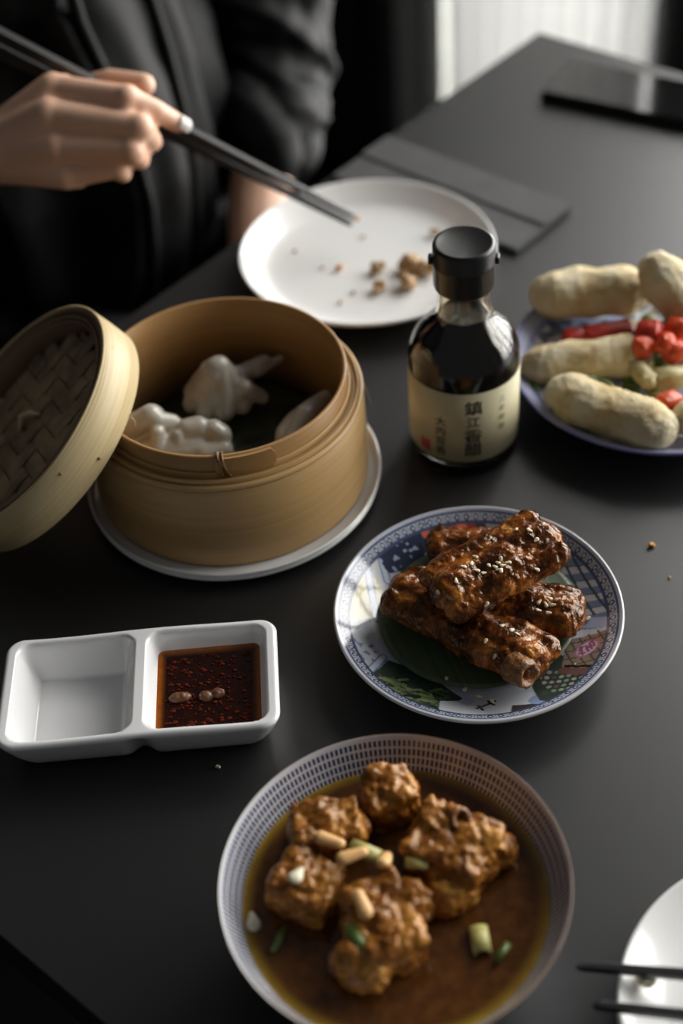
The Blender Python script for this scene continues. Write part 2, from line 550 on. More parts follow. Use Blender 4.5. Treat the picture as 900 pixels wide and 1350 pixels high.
# ------------------------------------------------------------------ plates
def plate_profile(Rr, zr, rf, zf, foot, lip=.002, th=.0035):
    """inner face from centre to rim, then the underside back to the centre"""
    inner = smooth_profile([(0, zf), (rf * .6, zf), (rf, zf + .0006), (rf + (Rr - rf) * .45, zf + (zr - zf) * .38), (Rr - lip, zr - .0006)], 5)
    rim = [(Rr - lip * .6, zr), (Rr - lip * .2, zr - .0002), (Rr, zr - .0012), (Rr - .0006, zr - .0026)]
    outer = smooth_profile([(Rr - .002, zr - .0035), (rf + (Rr - rf) * .45, max(zf + (zr - zf) * .38 - th, .0015)), (foot + .004, .0022)], 4)
    return inner + rim + outer + [(foot, 0.0), (foot - .003, 0.0), (foot - .004, .0015), (0, .0015)]

whites = 'plain white porcelain plates'
wp = tag(obj('dinner_plate', lathe(plate_profile(.0935, .019, .070, .006, .055), 128), 'white', loc=(.0345, .876, 0)),
         'white round plate with leftover crumbs beneath the held chopsticks', 'plate')
sp = tag(obj('saucer_plate', lathe(plate_profile(.0910, .0120, .0845, .0064, .052), 128), 'white', loc=(-.064, .656, 0)),
         'white plate underneath the bamboo steamer', 'plate')
cp = tag(obj('side_plate', lathe(plate_profile(.0815, .019, .055, .006, .045), 128), 'white', loc=(.180, .271, 0)),
         'white plate with a pair of black chopsticks laid across it', 'plate')

# --- numpy painter for printed porcelain
def pnoise(X, Y, s, seed=0):
    return np.array([noise.noise(Vector((x * s + seed, y * s - seed, seed * .37))) for x, y in zip(X, Y)])
class Paint:
    def __init__(self, X, Y, base):
        self.X, self.Y = X, Y
        self.c = np.tile(np.array(base, float), (len(X), 1))
    def fill(self, m, col, a=1.0):
        m = np.clip(m.astype(float), 0, 1)[:, None] * a
        self.c = self.c * (1 - m) + np.array(col) * m
    def poly(self, pts):
        X, Y = self.X, self.Y
        ins = np.zeros(len(X), bool); n = len(pts)
        for i in range(n):
            x1, y1 = pts[i]; x2, y2 = pts[(i + 1) % n]
            if y1 == y2: continue
            c = ((y1 > Y) != (y2 > Y)) & (X < (x2 - x1) * (Y - y1) / (y2 - y1) + x1)
            ins ^= c
        return ins
    def seg(self, p, q, w):
        p, q = np.array(p), np.array(q); d = q - p
        t = np.clip(((self.X - p[0]) * d[0] + (self.Y - p[1]) * d[1]) / (d @ d + 1e-12), 0, 1)
        return np.hypot(self.X - p[0] - t * d[0], self.Y - p[1] - t * d[1]) < w
    def ell(self, cx, cy, rx, ry, rot=0):
        a = R(rot); x = self.X - cx; y = self.Y - cy
        return np.hypot((x * math.cos(a) + y * math.sin(a)) / rx, (-x * math.sin(a) + y * math.cos(a)) / ry)

def dense_plate(Rr, zr, rf, zf, foot, segs, rings):
    prof = plate_profile(Rr, zr, rf, zf, foot)
    L = [0]
    k = next(i for i, p in enumerate(prof) if p[0] >= Rr - .0001)
    inner = prof[:k + 1]
    for a, b in zip(inner, inner[1:]): L.append(L[-1] + math.hypot(b[0] - a[0], b[1] - a[1]))
    s = np.linspace(0, L[-1], rings)
    r = np.interp(s, L, [p[0] for p in inner]); z = np.interp(s, L, [p[1] for p in inner])
    return lathe(list(zip(r, z)) + prof[k + 1:], segs)

RP = Vector((.0694, .5165, 0))
me = dense_plate(.0787, .022, .050, .006, .042, 640, 170)
co = coords(me)
X, Y = co[:, 0] / .0787, co[:, 1] / .0787
P = Paint(X, Y, (.60, .64, .72))
q = lambda px, py: ((px - 635) / 194, -(py - 806) / 146)      # photo layout of the print, in plate radii
r = np.hypot(X, Y); th = np.arctan2(Y, X)
n1 = pnoise(X, Y, 7, 3); n2 = pnoise(X, Y, 26, 5)
P.fill(n1 > .12, (.50, .56, .68), .6)
P.fill(P.poly([q(445, 740), q(500, 700), q(520, 760), q(500, 815), q(450, 850)]), (.72, .73, .70))
P.fill(P.ell(*q(478, 768), .15, .30, -12) + .25 * n1 < 1, (.74, .67, .33))
P.fill(P.poly([q(445, 812), q(492, 790), q(500, 850), q(470, 880), q(445, 850)]), (.60, .64, .70))
P.fill((P.poly([q(445, 812), q(492, 790), q(500, 850), q(470, 880), q(445, 850)])) & (n2 > .28), (.22, .28, .5))
for a, b in (((503, 842), (474, 884)), ((510, 850), (486, 890)), ((492, 720), (500, 790)), ((510, 700), (520, 740)), ((528, 690), (545, 720))):
    P.fill(P.seg(q(*a), q(*b), .030), (.16, .24, .52)); P.fill(P.seg(q(*a), q(*b), .018), (.62, .68, .8))
# foliage
fol = P.poly([q(478, 885), q(510, 845), q(555, 860), q(600, 900), q(560, 935), q(520, 925)])
P.fill(fol, (.045, .075, .05))
for k in range(70):
    a = random.uniform(0, 1); b = random.uniform(0, 1)
    p = (490 + 85 * a, 868 + 45 * b + 16 * a)
    d = random.uniform(-.3, .8); l = random.uniform(8, 20)
    e = (p[0] + l * math.cos(d), p[1] + l * math.sin(d))
    P.fill(P.seg(q(*p), q(*e), .012), random.choice([(.20, .27, .07), (.10, .17, .06), (.30, .33, .12), (.02, .03, .03)]))
# white street with blue tint, small mark
P.fill(P.poly([q(570, 905), q(690, 900), q(690, 950), q(560, 950)]), (.66, .69, .76))
P.fill(P.poly([q(590, 905), q(640, 900), q(620, 925)]) & (n1 > 0), (.50, .58, .74))
for a, b in (((615, 920), (640, 908)), ((618, 915), (622, 924)), ((632, 907), (638, 915))): P.fill(P.seg(q(*a), q(*b), .010), (.03, .03, .04))
# bushes and stalls lower right
P.fill(P.poly([q(652, 945), q(660, 920), q(690, 925), q(700, 945)]), (.07, .05, .05))
P.fill(P.ell(*q(700, 918), .10, .07) < 1, (.25, .38, .62))
st = P.poly([q(690, 880), q(730, 850), q(790, 885), q(765, 915), q(715, 935), q(695, 920)])
P.fill(st, (.05, .065, .05))
for i in range(9):
    for j in range(5):
        p = (700 + 9 * i + 4 * j, 872 + 9 * j + 2 * i)
        P.fill(st & (P.ell(*q(*p), .016, .018) < 1), random.choice([(.32, .40, .26), (.22, .30, .20), (.40, .36, .30), (.16, .09, .08)]))
# brick front with pink oval sign
P.fill(P.poly([q(735, 872), q(750, 835), q(812, 845), q(800, 885), q(775, 905)]), (.32, .225, .15))
for k in range(6):
    P.fill(P.seg(q(742 + 12 * k, 838), q(752 + 12 * k, 885), .006), (.13, .075, .05))
    P.fill(P.seg(q(738, 840 + 11 * k), q(812, 850 + 11 * k), .005) & P.poly([q(735, 872), q(750, 835), q(812, 845), q(800, 885), q(775, 905)]), (.13, .075, .05))
P.fill(P.seg(q(735, 878), q(785, 905), .035), (.20, .085, .065)); P.fill(P.seg(q(740, 872), q(792, 898), .012), (.02, .02, .02))
ov = P.ell(*q(771, 857), .092, .066, 24)
P.fill(ov < 1, (.45, .16, .28)); P.fill(ov < .82, (.62, .50, .56))
for a, b in (((761, 856), (767, 852)), ((760, 860), (767, 862)), ((764, 852), (764, 863)), ((771, 853), (772, 862)), ((771, 857), (776, 855)), ((776, 851), (777, 860)), ((780, 849), (781, 857)), ((778, 850), (784, 848))):
    P.fill(P.seg(q(*a), q(*b), .009), (.36, .07, .18))
# blue and white roofs on the right
roof = P.poly([q(738, 700), q(775, 700), q(815, 770), q(818, 845), q(755, 822), q(765, 775), q(745, 735)])
P.fill(roof, (.56, .60, .68))
s = (X * .38 + Y * .92)
P.fill(roof & (np.mod(s * 9 + .2, 1) < .48), (.16, .24, .42))
P.fill(roof & (np.mod(s * 9 + .2, 1) > .94), (.04, .07, .08))
for k in range(4): P.fill(roof & P.seg(q(745 + 14 * k, 705 + 8 * k), q(775 + 16 * k, 815), .008), (.05, .09, .10))
P.fill(P.poly([q(735, 712), q(752, 706), q(766, 735), q(762, 752), q(735, 738)]), (.42, .27, .17))
for k in range(3): P.fill(P.seg(q(735, 716 + 11 * k), q(762, 722 + 11 * k), .010), (.07, .035, .03))
P.fill(P.poly([q(765, 822), q(775, 812), q(820, 832), q(815, 846)]), (.36, .46, .70))
# dark tree upper left, red lanterns on top
t1 = P.ell(*q(548, 703), .22, .15, 20) + .35 * n1
P.fill(t1 < 1, (.025, .035, .085)); P.fill((t1 < 1) & (n2 > .3), (.42, .50, .68))
P.fill(P.poly([q(575, 680), q(600, 668), q(690, 668), q(700, 695), q(575, 705)]), (.05, .06, .06))
P.fill(P.poly([q(615, 676), q(650, 672), q(665, 700), q(640, 705)]), (.35, .03, .02))
P.fill(P.ell(*q(581, 682), .03, .06) < 1, (.75, .10, .03)); P.fill(P.ell(*q(633, 680), .045, .025) < 1, (.75, .14, .05))
P.fill(P.poly([q(665, 675), q(690, 672), q(700, 690), q(675, 695)]), (.34, .33, .32))
# border ring with scallops
P.fill(r > .895, (.50, .55, .66)); P.fill((r > .885) & (r < .902), (.06, .08, .18))
sc = np.mod(th * 84 / (2 * math.pi), 1) - .5
P.fill((r > .905) & (np.hypot(sc * .075 * .9, r - .925) < .021), (.05, .07, .13))
P.fill((r > .905) & (np.hypot(sc * .075 * .9, r - .925) < .010), (.55, .58, .60))
P.fill((r > .95) & (r < .965), (.08, .10, .2))
P.fill((r > .90) & (np.abs(sc) > .42) & (r < .95), (.10, .13, .26), .8)
P.fill((r > .985), (.62, .60, .58)); 
under = np.zeros(len(X), bool)
k0 = int(np.argmax(co[:, 0] > .0786)); under[(k0 // 640 + 2) * 640:] = True
P.fill(under, (.55, .56, .6))
P.c = (P.c * .8 + P.c.mean(1, keepdims=True) * .2) * .86
vcolor(me, P.c)
tag(obj('patterned_plate', me, 'print', loc=RP), 'small plate printed with a colourful street scene and beaded blue rim', 'plate')

# blue and white plate of the fried rolls
QP = Vector((.2105, .716, 0))
me = dense_plate(.094, .024, .060, .007, .05, 320, 90)
co = coords(me); X, Y = co[:, 0] / .094, co[:, 1] / .094
P = Paint(X, Y, (.60, .62, .70)); r = np.hypot(X, Y)
n1 = pnoise(X, Y, 5, 9); n2 = pnoise(X, Y, 11, 2)
P.fill(n1 > .05, (.22, .27, .48), .8); P.fill(n2 > .18, (.05, .06, .09), .8); P.fill(n2 < -.30, (.30, .22, .13), .7)
P.fill((r > .90), (.42, .45, .60)); P.fill((r > .97), (.20, .21, .42)); P.fill((r > .86) & (r < .90), (.12, .14, .33), .7)
vcolor(me, P.c)
tag(obj('serving_plate', me, 'print', loc=QP), 'blue and white patterned plate holding the pale fried rolls', 'plate')

# ------------------------------------------------------------------ bamboo steamer
SC = Vector((-.0645, .6595, .0055))
st = thing('bamboo_steamer', 'open round bamboo steamer basket with three dumplings inside', 'steamer', SC)
Ro = .0838
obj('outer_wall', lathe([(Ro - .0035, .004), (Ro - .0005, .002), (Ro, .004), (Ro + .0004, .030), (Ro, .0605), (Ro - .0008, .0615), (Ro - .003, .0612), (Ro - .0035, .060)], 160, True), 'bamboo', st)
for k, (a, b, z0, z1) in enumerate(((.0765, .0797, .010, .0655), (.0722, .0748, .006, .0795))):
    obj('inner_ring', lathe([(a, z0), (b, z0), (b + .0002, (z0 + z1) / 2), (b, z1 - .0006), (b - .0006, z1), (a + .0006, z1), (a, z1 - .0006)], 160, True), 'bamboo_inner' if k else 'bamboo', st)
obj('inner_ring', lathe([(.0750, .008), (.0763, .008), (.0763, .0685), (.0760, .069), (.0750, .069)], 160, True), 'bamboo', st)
obj('rim_band', lathe([(Ro - .0034, .0610), (Ro - .0006, .0605), (Ro + .0003, .0625), (Ro - .0010, .0645), (Ro - .0034, .0640)], 160, True), 'bamboo', st)
obj('rim_band', lathe([(.0798, .058), (.0806, .058), (.0808, .0668), (.0804, .0672), (.0798, .0668)], 160, True), 'bamboo', st)
# slatted bottom
for i in range(11):
    y = -.066 + i * .0132
    hw = math.sqrt(max(.0719 ** 2 - (abs(y) + .0058) ** 2, .0001))
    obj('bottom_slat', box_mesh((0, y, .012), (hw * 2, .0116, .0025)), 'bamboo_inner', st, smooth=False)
# lap joint on the inner ring: overlapping tongue and stitched tie, facing the viewer
def arc_strip(r0, r1, a0, a1, z0a, z0b, z1a, z1b, n=16):
    v, f = [], []
    for i in range(n + 1):
        t = i / n; a = a0 + (a1 - a0) * t
        zl = z0a + (z0b - z0a) * t; zh = z1a + (z1b - z1a) * t
        for rr, z in ((r0, zl), (r1, zl), (r1, zh), (r0, zh)):
            v.append((rr * math.cos(a), rr * math.sin(a), z))
    for i in range(n):
        for k in range(4):
            f.append((i * 4 + k, i * 4 + (k + 1) % 4, i * 4 + 4 + (k + 1) % 4, i * 4 + 4 + k))
    f += [(0, 1, 2, 3), (n * 4 + 3, n * 4 + 2, n * 4 + 1, n * 4)]
    me = pydata('strip', v, f)
    bm = bmesh.new(); bm.from_mesh(me); bmesh.ops.recalc_face_normals(bm, faces=bm.faces); bm.to_mesh(me); bm.free()
    return me
obj('lap_tongue', arc_strip(.0749, .0766, R(-92), R(-68), .0640, .0650, .0790, .0790), 'bamboo_inner', st, smooth=False)
obj('lap_tongue', arc_strip(.0749, .0765, R(-68), R(-66), .0650, .0690, .0790, .0745, 4), 'bamboo_inner', st, smooth=False)
for a in (-90.5, -88.8):
    a0 = R(a)
    pts = [((.0715) * math.cos(a0), .0715 * math.sin(a0), .066), (.0712 * math.cos(a0), .0712 * math.sin(a0), .0797), (.0738 * math.cos(a0), .0738 * math.sin(a0), .0806),
           (.0766 * math.cos(a0), .0766 * math.sin(a0), .0795), (.0768 * math.cos(a0 + .025), .0768 * math.sin(a0 + .025), .0665)]
    obj('tie', tube(pts, .0009, 6), 'tie', st)
obj('tie', tube([(.0715 * math.cos(R(-91)), .0715 * math.sin(R(-91)), .0806), (.0770 * math.cos(R(-90)), .0770 * math.sin(R(-90)), .0790), (.0772 * math.cos(R(-86)), .0772 * math.sin(R(-86)), .0665)], .0007, 6), 'tie', st)
# peg hole and loose fibre on the right
obj('peg', tube([((Ro - .002) * math.cos(R(12)), (Ro - .002) * math.sin(R(12)), .0555), ((Ro + .0008) * math.cos(R(12)), (Ro + .0008) * math.sin(R(12)), .0555)], .0011, 8), 'tie', st)
obj('fibre', tube([((Ro) * math.cos(R(14)), Ro * math.sin(R(14)), .053), ((Ro + .003) * math.cos(R(12)), (Ro + .003) * math.sin(R(12)), .046), ((Ro + .0055) * math.cos(R(9)), (Ro + .0055) * math.sin(R(9)), .034)], .00022, 5), 'tie_pale', st)
# leaf lining the basket
lv, lf = [], []
nr, na = 14, 72
for i in range(nr + 1):
    for j in range(na):
        rr = .0685 * i / nr; a = 2 * math.pi * j / na
        z = .0150 + .0012 * math.sin(5 * a) * (i / nr) + .002 * (noise.noise(Vector((rr * 60 * math.cos(a), rr * 60 * math.sin(a), 1))))
        lv.append((rr * math.cos(a), rr * math.sin(a), z + .0009))
for i in range(nr):
    for j in range(na):
        lf.append((i * na + j, i * na + (j + 1) % na, (i + 1) * na + (j + 1) % na, (i + 1) * na + j))
ll = obj('cabbage_leaf', pydata('leaf', lv, lf), 'dark_liner', loc=SC + Vector((0, 0, .0015)))
sm = ll.modifiers.new('thick', 'SOLIDIFY'); sm.thickness = .0008
tag(ll, 'dark green leaf lining the bottom of the bamboo steamer', 'leaf')

# dumplings: a filled belly with a crimped frill of lobes
ZD = SC.z + .0195
def dumpling(label, c, prims, seed):
    c = Vector(c)
    P_ = []
    for p in prims:
        if p[0] == 'e': P_.append(('e', c + Vector(p[1]), *p[2:]))
        else: P_.append(('c', c + Vector(p[1]), c + Vector(p[2]), *p[3:]))
    me = lump(P_, .0009, 6, ((.0009, 90, 'n'),), seed)
    return lump_obj('dumpling', me, 'dumpling', label, 'dumpling', 'steamed dumplings in the basket')
pl = []
for k in range(9):
    a = 2 * math.pi * k / 9
    pl.append(('c', (.018 * math.cos(a), .017 * math.sin(a), .010), (.006 * math.cos(a + .5), .006 * math.sin(a + .5), .030), .0065, .0045))
dumpling('round pleated dumpling with a gathered tail at the back of the steamer', (-.070, .700, ZD),
         [('e', (0, 0, .013), (.022, .020, .0145)), ('c', (0, 0, .02), (0.001, 0, .031), .010, .0085)] + pl + [('c', (.014, .003, .023), (.030, .012, .024), .0060, .0045), ('c', (.024, .006, .022), (.040, .018, .021), .0045, .0030), ('c', (.016, -.008, .020), (.026, -.006, .010), .0065, .005)], 1)
dumpling('dumpling with a broad crimped frill beside the steamer lid', (-.0975, .6535, ZD),
         [('e', (0, 0, .011), (.030, .018, .0125)), ('c', (-.024, .006, .024), (-.012, .008, .028), .008, .0085), ('c', (-.008, .004, .026), (.000, .006, .024), .0075, .006),
          ('c', (.010, .002, .020), (.016, .003, .020), .0085, .0085), ('c', (.024, .002, .019), (.028, .0, .016), .0075, .0075), ('c', (.018, -.010, .010), (.028, -.006, .010), .009, .008),
          ('c', (-.010, -.012, .012), (-.008, -.004, .026), .006, .0045), ('c', (.003, -.014, .010), (.004, -.004, .022), .006, .004)], 2)
dumpling('half-moon dumpling leaning against the right wall of the steamer', (-.0165, .6545, ZD),
         [('e', (0, 0, .012), (.018, .027, .0135), (0, 0, -.5)), ('c', (-.012, -.018, .016), (.000, .0, .026), .006, .007), ('c', (.000, .0, .026), (.012, .016, .024), .007, .0055), ('c', (-.006, -.004, .018), (.010, -.016, .012), .006, .006),
          ('c', (.004, .006, .022), (.018, .004, .014), .006, .005)], 3)

# lid leaning on the basket rim
LN = Vector((-.606, -.074, .792)).normalized()
LC = Vector((-.1841, .6504, .0698)) - LN * .0257 + Vector((-.001, 0, .0022))
lid = thing('steamer_lid', 'pale bamboo steamer lid with woven top leaning on the basket', 'lid', LC)
lid.rotation_mode = 'QUATERNION'
lid.rotation_quaternion = Vector((0, 0, 1)).rotation_difference(LN)
RL = .0765
obj('outer_band', lathe([(RL - .0022, 0), (RL, .0004), (RL + .0002, .013), (RL - .0002, .0268), (RL - .0008, .0272), (RL - .0022, .0270)], 160, True), 'bamboo_pale', lid)
for k in range(4):
    b = RL - .0024 - k * .0021
    zt = .0266 - (.0012 if k % 2 else 0) - k * .0003
    obj('inner_band', lathe([(b - .0018, .001 + k * .001), (b, .001 + k * .001), (b, zt - .0004), (b - .0004, zt), (b - .0014, zt), (b - .0018, zt - .0004)], 160, True), 'bamboo_edge', lid)
RW = RL - .0109
ww = .0125                                  # woven strip pitch
zw = .0115
def strip_mesh(off, idx, flip):
    hl = math.sqrt(max(RW ** 2 - off ** 2, 0))
    n = max(8, int(hl * 2 / .0022))
    v, f = [], []
    h = ww * .47
    for i in range(n + 1):
        s = -hl + 2 * hl * i / n
        cx = s / ww
        j = math.floor(cx + .5); fr = cx + .5 - j
        def lev(jj):
            o_ = ((idx - jj) % 4) < 2 if not flip else ((jj - idx) % 4) >= 2
            return 1 if o_ else -1
        a, b, c = lev(j - 1), lev(j), lev(j + 1)
        if fr < .25: hgt = b + (a - b) * (.5 - fr * 2)
        elif fr > .75: hgt = b + (c - b) * (fr * 2 - 1.5)
        else: hgt = b
        z = zw + .0014 * hgt
        for w_, dz in ((-h, -.0003), (0, .0002), (h, -.0003)):
            p = (s, off + w_, z + dz) if not flip else (off + w_, s, z + dz)
            v.append(p)
        for w_ in (h, -h):
            p = (s, off + w_, z - .0011) if not flip else (off + w_, s, z - .0011)
            v.append(p)
    for i in range(n):
        for k in range(5):
            f.append((i * 5 + k, i * 5 + (k + 1) % 5, i * 5 + 5 + (k + 1) % 5, i * 5 + 5 + k))
    f += [(4, 3, 2, 1, 0), tuple(n * 5 + k for k in range(5))]
    me = pydata('strip', v, f)
    me.transform(Matrix.Rotation(R(28), 4, 'Z'))
    bm = bmesh.new(); bm.from_mesh(me); bmesh.ops.recalc_face_normals(bm, faces=bm.faces); bm.to_mesh(me); bm.free()
    return me
for flip in (False, True):
    for i in range(-5, 6):
        off = i * ww
        if abs(off) + ww * .5 < RW - .002:
            obj('woven_strip', strip_mesh(off, i, flip), 'weave', lid, smooth=False)
obj('backing_mat', lathe([(0, .0090), (RW, .0090), (RW, .0094), (0, .0094)], 64), 'weave', lid)
obj('lid_tie', tube([(-.014, .004, .0125), (-.006, .010, .0180), (.000, .009, .0170), (.006, .006, .0135)], [.0012, .0022, .0018, .001], 8), 'tie_pale', lid)
for a, z in ((-62, .020), (-48, .006)):
    obj('peg', tube([((RL - .001) * math.cos(R(a)), (RL - .001) * math.sin(R(a)), z), ((RL + .0007) * math.cos(R(a)), (RL + .0007) * math.sin(R(a)), z)], .0009, 8), 'tie', lid)
obj('fibre', tube([((RL) * math.cos(R(-25)), RL * math.sin(R(-25)), .001), ((RL + .001) * math.cos(R(-26)), (RL + .001) * math.sin(R(-26)), -.003), ((RL - .001) * math.cos(R(-27)), (RL - .001) * math.sin(R(-27)), -.006)], .0003, 5), 'tie_pale', lid)

# ------------------------------------------------------------------ vinegar bottle
BC = Vector((.0812, .6768, 0))
bt = thing('vinegar_bottle', 'small glass bottle of dark vinegar with black cap and cream label', 'bottle', BC)
outer = smooth_profile([(.0300, .0), (.0326, .0015), (.0334, .005), (.0335, .03), (.0335, .070), (.0325, .078), (.0285, .0865), (.0225, .0935), (.0178, .1000), (.0158, .1065), (.0152, .113), (.0150, .126)], 5)
inner = [(max(r - .0022, 0), z + (.004 if z < .01 else 0)) for r, z in outer][::-1]
inner = [p for p in inner if p[1] > .006]
glass = lathe([(0, .0)] + outer + inner + [(.024, .005), (0, .005)], 96)
obj('glass', glass, 'glass', bt)
fillz = .1015
liq = [(max(r - .00205, .001), z) for r, z in outer if .007 < z < fillz]
rl = np.interp(fillz, [z for r, z in outer], [r for r, z in outer]) - .00205
obj('vinegar', lathe([(0, .0055), (.0285, .0055)] + liq + [(rl, fillz), (rl - .002, fillz - .0005), (0, fillz - .0005)], 96), 'vinegar', bt)
capp = [(0, .1200), (.0160, .1200), (.0172, .1205), (.0176, .1220), (.0179, .1355), (.0182, .1362), (.0182, .1378), (.0179, .1385), (.0178, .1472), (.0172, .1486), (.0160, .1491), (.0150, .1486), (.0, .1485)]
cap = obj('cap', lathe(capp, 80), 'black_plastic', bt)
for a in (172, -8):
    obj('cap_tab', box_mesh((.0190 * math.cos(R(a)), .0190 * math.sin(R(a)), .1378), (.0026, .0060, .0042), (Vector((math.cos(R(a)), math.sin(R(a)), 0)), Vector((-math.sin(R(a)), math.cos(R(a)), 0)), Vector((0, 0, 1))), .0008), 'black_plastic', cap)
LA0, LA1 = R(-190), R(-8)
RLb = .0337
lb = obj('label', arc_strip(RLb, RLb + .00025, LA0, LA1, .0125, .0125, .0655, .0655, 72), 'label', bt)
def glyph(ch, ang, zc, size, mat, bold):
    cu_ = bpy.data.curves.new('t', 'FONT'); cu_.body = ch; cu_.size = size; cu_.offset = bold
    cu_.align_x = 'CENTER'; cu_.align_y = 'CENTER'; cu_.resolution_u = 3
    t = bpy.data.objects.new('t', cu_); COL.objects.link(t)
    dg = bpy.context.evaluated_depsgraph_get()
    me = bpy.data.meshes.new_from_object(t.evaluated_get(dg))
    bpy.data.objects.remove(t); bpy.data.curves.remove(cu_)
    co = coords(me)
    if len(co) == 0: return
    co[:, 0] -= (co[:, 0].min() + co[:, 0].max()) / 2; co[:, 1] -= (co[:, 1].min() + co[:, 1].max()) / 2
    a = ang + co[:, 0] / RLb
    rr = RLb + .00055
    out = np.stack([rr * np.cos(a), rr * np.sin(a), zc + co[:, 1]], 1)
    me.vertices.foreach_set('co', out.ravel()); me.update()
    me.materials.clear()
    obj('lettering', me, mat, lb, smooth=False)
for i, ch in enumerate('鎮江香醋'):
    glyph(ch, R(-87), .0550 - i * .0108, .0112 if i != 1 else .0085, 'ink', .00013)
for i, ch in enumerate('大内宫香'):
    glyph(ch, R(-121), .0430 - i * .0076, .0072, 'ink', .00004)
for i, ch in enumerate('三年陳釀'):
    glyph(ch, R(-55), .0560 - i * .0070, .0052, 'ink_faint', .0)
obj('seal', arc_strip(RLb + .0002, RLb + .0006, R(-146), R(-134), .0165, .0165, .0245, .0245, 8), 'seal', lb)

# ------------------------------------------------------------------ sauce dish
DC = Vector((-.1125, .4790, 0))
hx, hy, zt = .0727, .0366, .0280
def dish():
    nx, ny = 148, 76
    rc = .010
    v, f = [], []
    def rnd(x, y):
        ax, ay = abs(x) - (hx - rc), abs(y) - (hy - rc)
        if ax > 0 and ay > 0:
            a, b = ax / rc, ay / rc
            x = math.copysign(hx - rc + rc * a * math.sqrt(1 - b * b / 2), x)
            y = math.copysign(hy - rc + rc * b * math.sqrt(1 - a * a / 2), y)
        return x, y
    def sd(x, y, cx, w, h, r_):
        qx, qy = abs(x - cx) - w + r_, abs(y) - h + r_
        return math.hypot(max(qx, 0), max(qy, 0)) + min(max(qx, qy), 0) - r_
    def top(x, y):
        z = zt
        for cx in (-.0350, .0350):
            d = -sd(x, y, cx, .0318, .0328, .008)          # depth inside the opening
            if d > 0:
                t = min(d / .0088, 1)
                s_ = t * t * (3 - 2 * t) * .35 + t * .65
                z = zt - .0222 * s_ - .0004
        do = -sd(x, y, 0, hx, hy, rc)
        if do < .0022: z -= .0016 * (1 - max(do, 0) / .0022) ** 2
        z += .0006 * math.sin(x * 60 + 1) * (1 if z > zt - .01 else 0)
        return z
    for j in range(ny + 1):
        for i in range(nx + 1):
            x = -hx + 2 * hx * i / nx; y = -hy + 2 * hy * j / ny
            x, y = rnd(x, y)
            v.append((x, y, top(x, y)))
    for j in range(ny):
        for i in range(nx):
            a = j * (nx + 1) + i
            f.append((a, a + 1, a + nx + 2, a + nx + 1))
    loop = [i for i in range(nx + 1)] + [j * (nx + 1) + nx for j in range(1, ny + 1)] + [ny * (nx + 1) + i for i in range(nx - 1, -1, -1)] + [j * (nx + 1) for j in range(ny - 1, 0, -1)]
    prev = loop
    for k, (sc_, z) in enumerate(((.0002, .0245), (.0012, .021), (.0034, .014), (.0062, .007), (.0080, .0032), (.0100, .0010), (.0125, 0.0))):
        ring = []
        for idx in loop:
            x, y, _ = v[idx]
            d = math.hypot(x, y)
            pin = .0050 * math.exp(-(x / .006) ** 2) * min(1, (k + 1) / 4)
            xx = x - math.copysign(min(sc_, abs(x)), x) * min(1, abs(x) / .05)
            yy = y - math.copysign(sc_ + pin, y) * min(1, abs(y) / .02)
            ring.append(len(v)); v.append((xx, yy, z))
        m = len(loop)
        for i in range(m):
            f.append((prev[i], ring[i], ring[(i + 1) % m], prev[(i + 1) % m]))
        prev = ring
    f.append(tuple(prev[::-1]))
    me = pydata('dish', v, f)
    bm = bmesh.new(); bm.from_mesh(me); bmesh.ops.recalc_face_normals(bm, faces=bm.faces); bm.to_mesh(me); bm.free()
    return me
sd_ = obj('sauce_dish', dish(), 'dish', loc=DC)
sd_.rotation_euler[2] = R(.4)
tag(sd_, 'white rectangular two-compartment dish, one half filled with dark sauce', 'dish')
# chilli oil: amber where it thins at the wall
zs = .0168
n = 60
v, f = [], []
wx, wy = .0296, .0306
for j in range(n + 1):
    for i in range(n + 1):
        v.append((-wx + 2 * wx * i / n, -wy + 2 * wy * j / n, 0))
for j in range(n):
    for i in range(n):
        a = j * (n + 1) + i; f.append((a, a + 1, a + n + 2, a + n + 1))
v2 = [(-wx, -wy, -.004), (wx, -wy, -.004), (wx, wy, -.004), (-wx, wy, -.004)]
me = pydata('oil', v, f); co = coords(me)
d = np.minimum(wx - np.abs(co[:, 0]), wy - np.abs(co[:, 1])) - .0034
t = np.clip(d / .0034, 0, 1)[:, None]
vcolor(me, np.array((.36, .095, .008)) * (1 - t) ** 1.5 + np.array((.010, .0022, .001)) * t)
me.shade_smooth()
oil = tag(obj('chilli_oil', me, 'chilli_oil', loc=DC + Vector((.0352, 0, zs))), 'dark red chilli oil pooled in one compartment of the white dish', 'sauce')
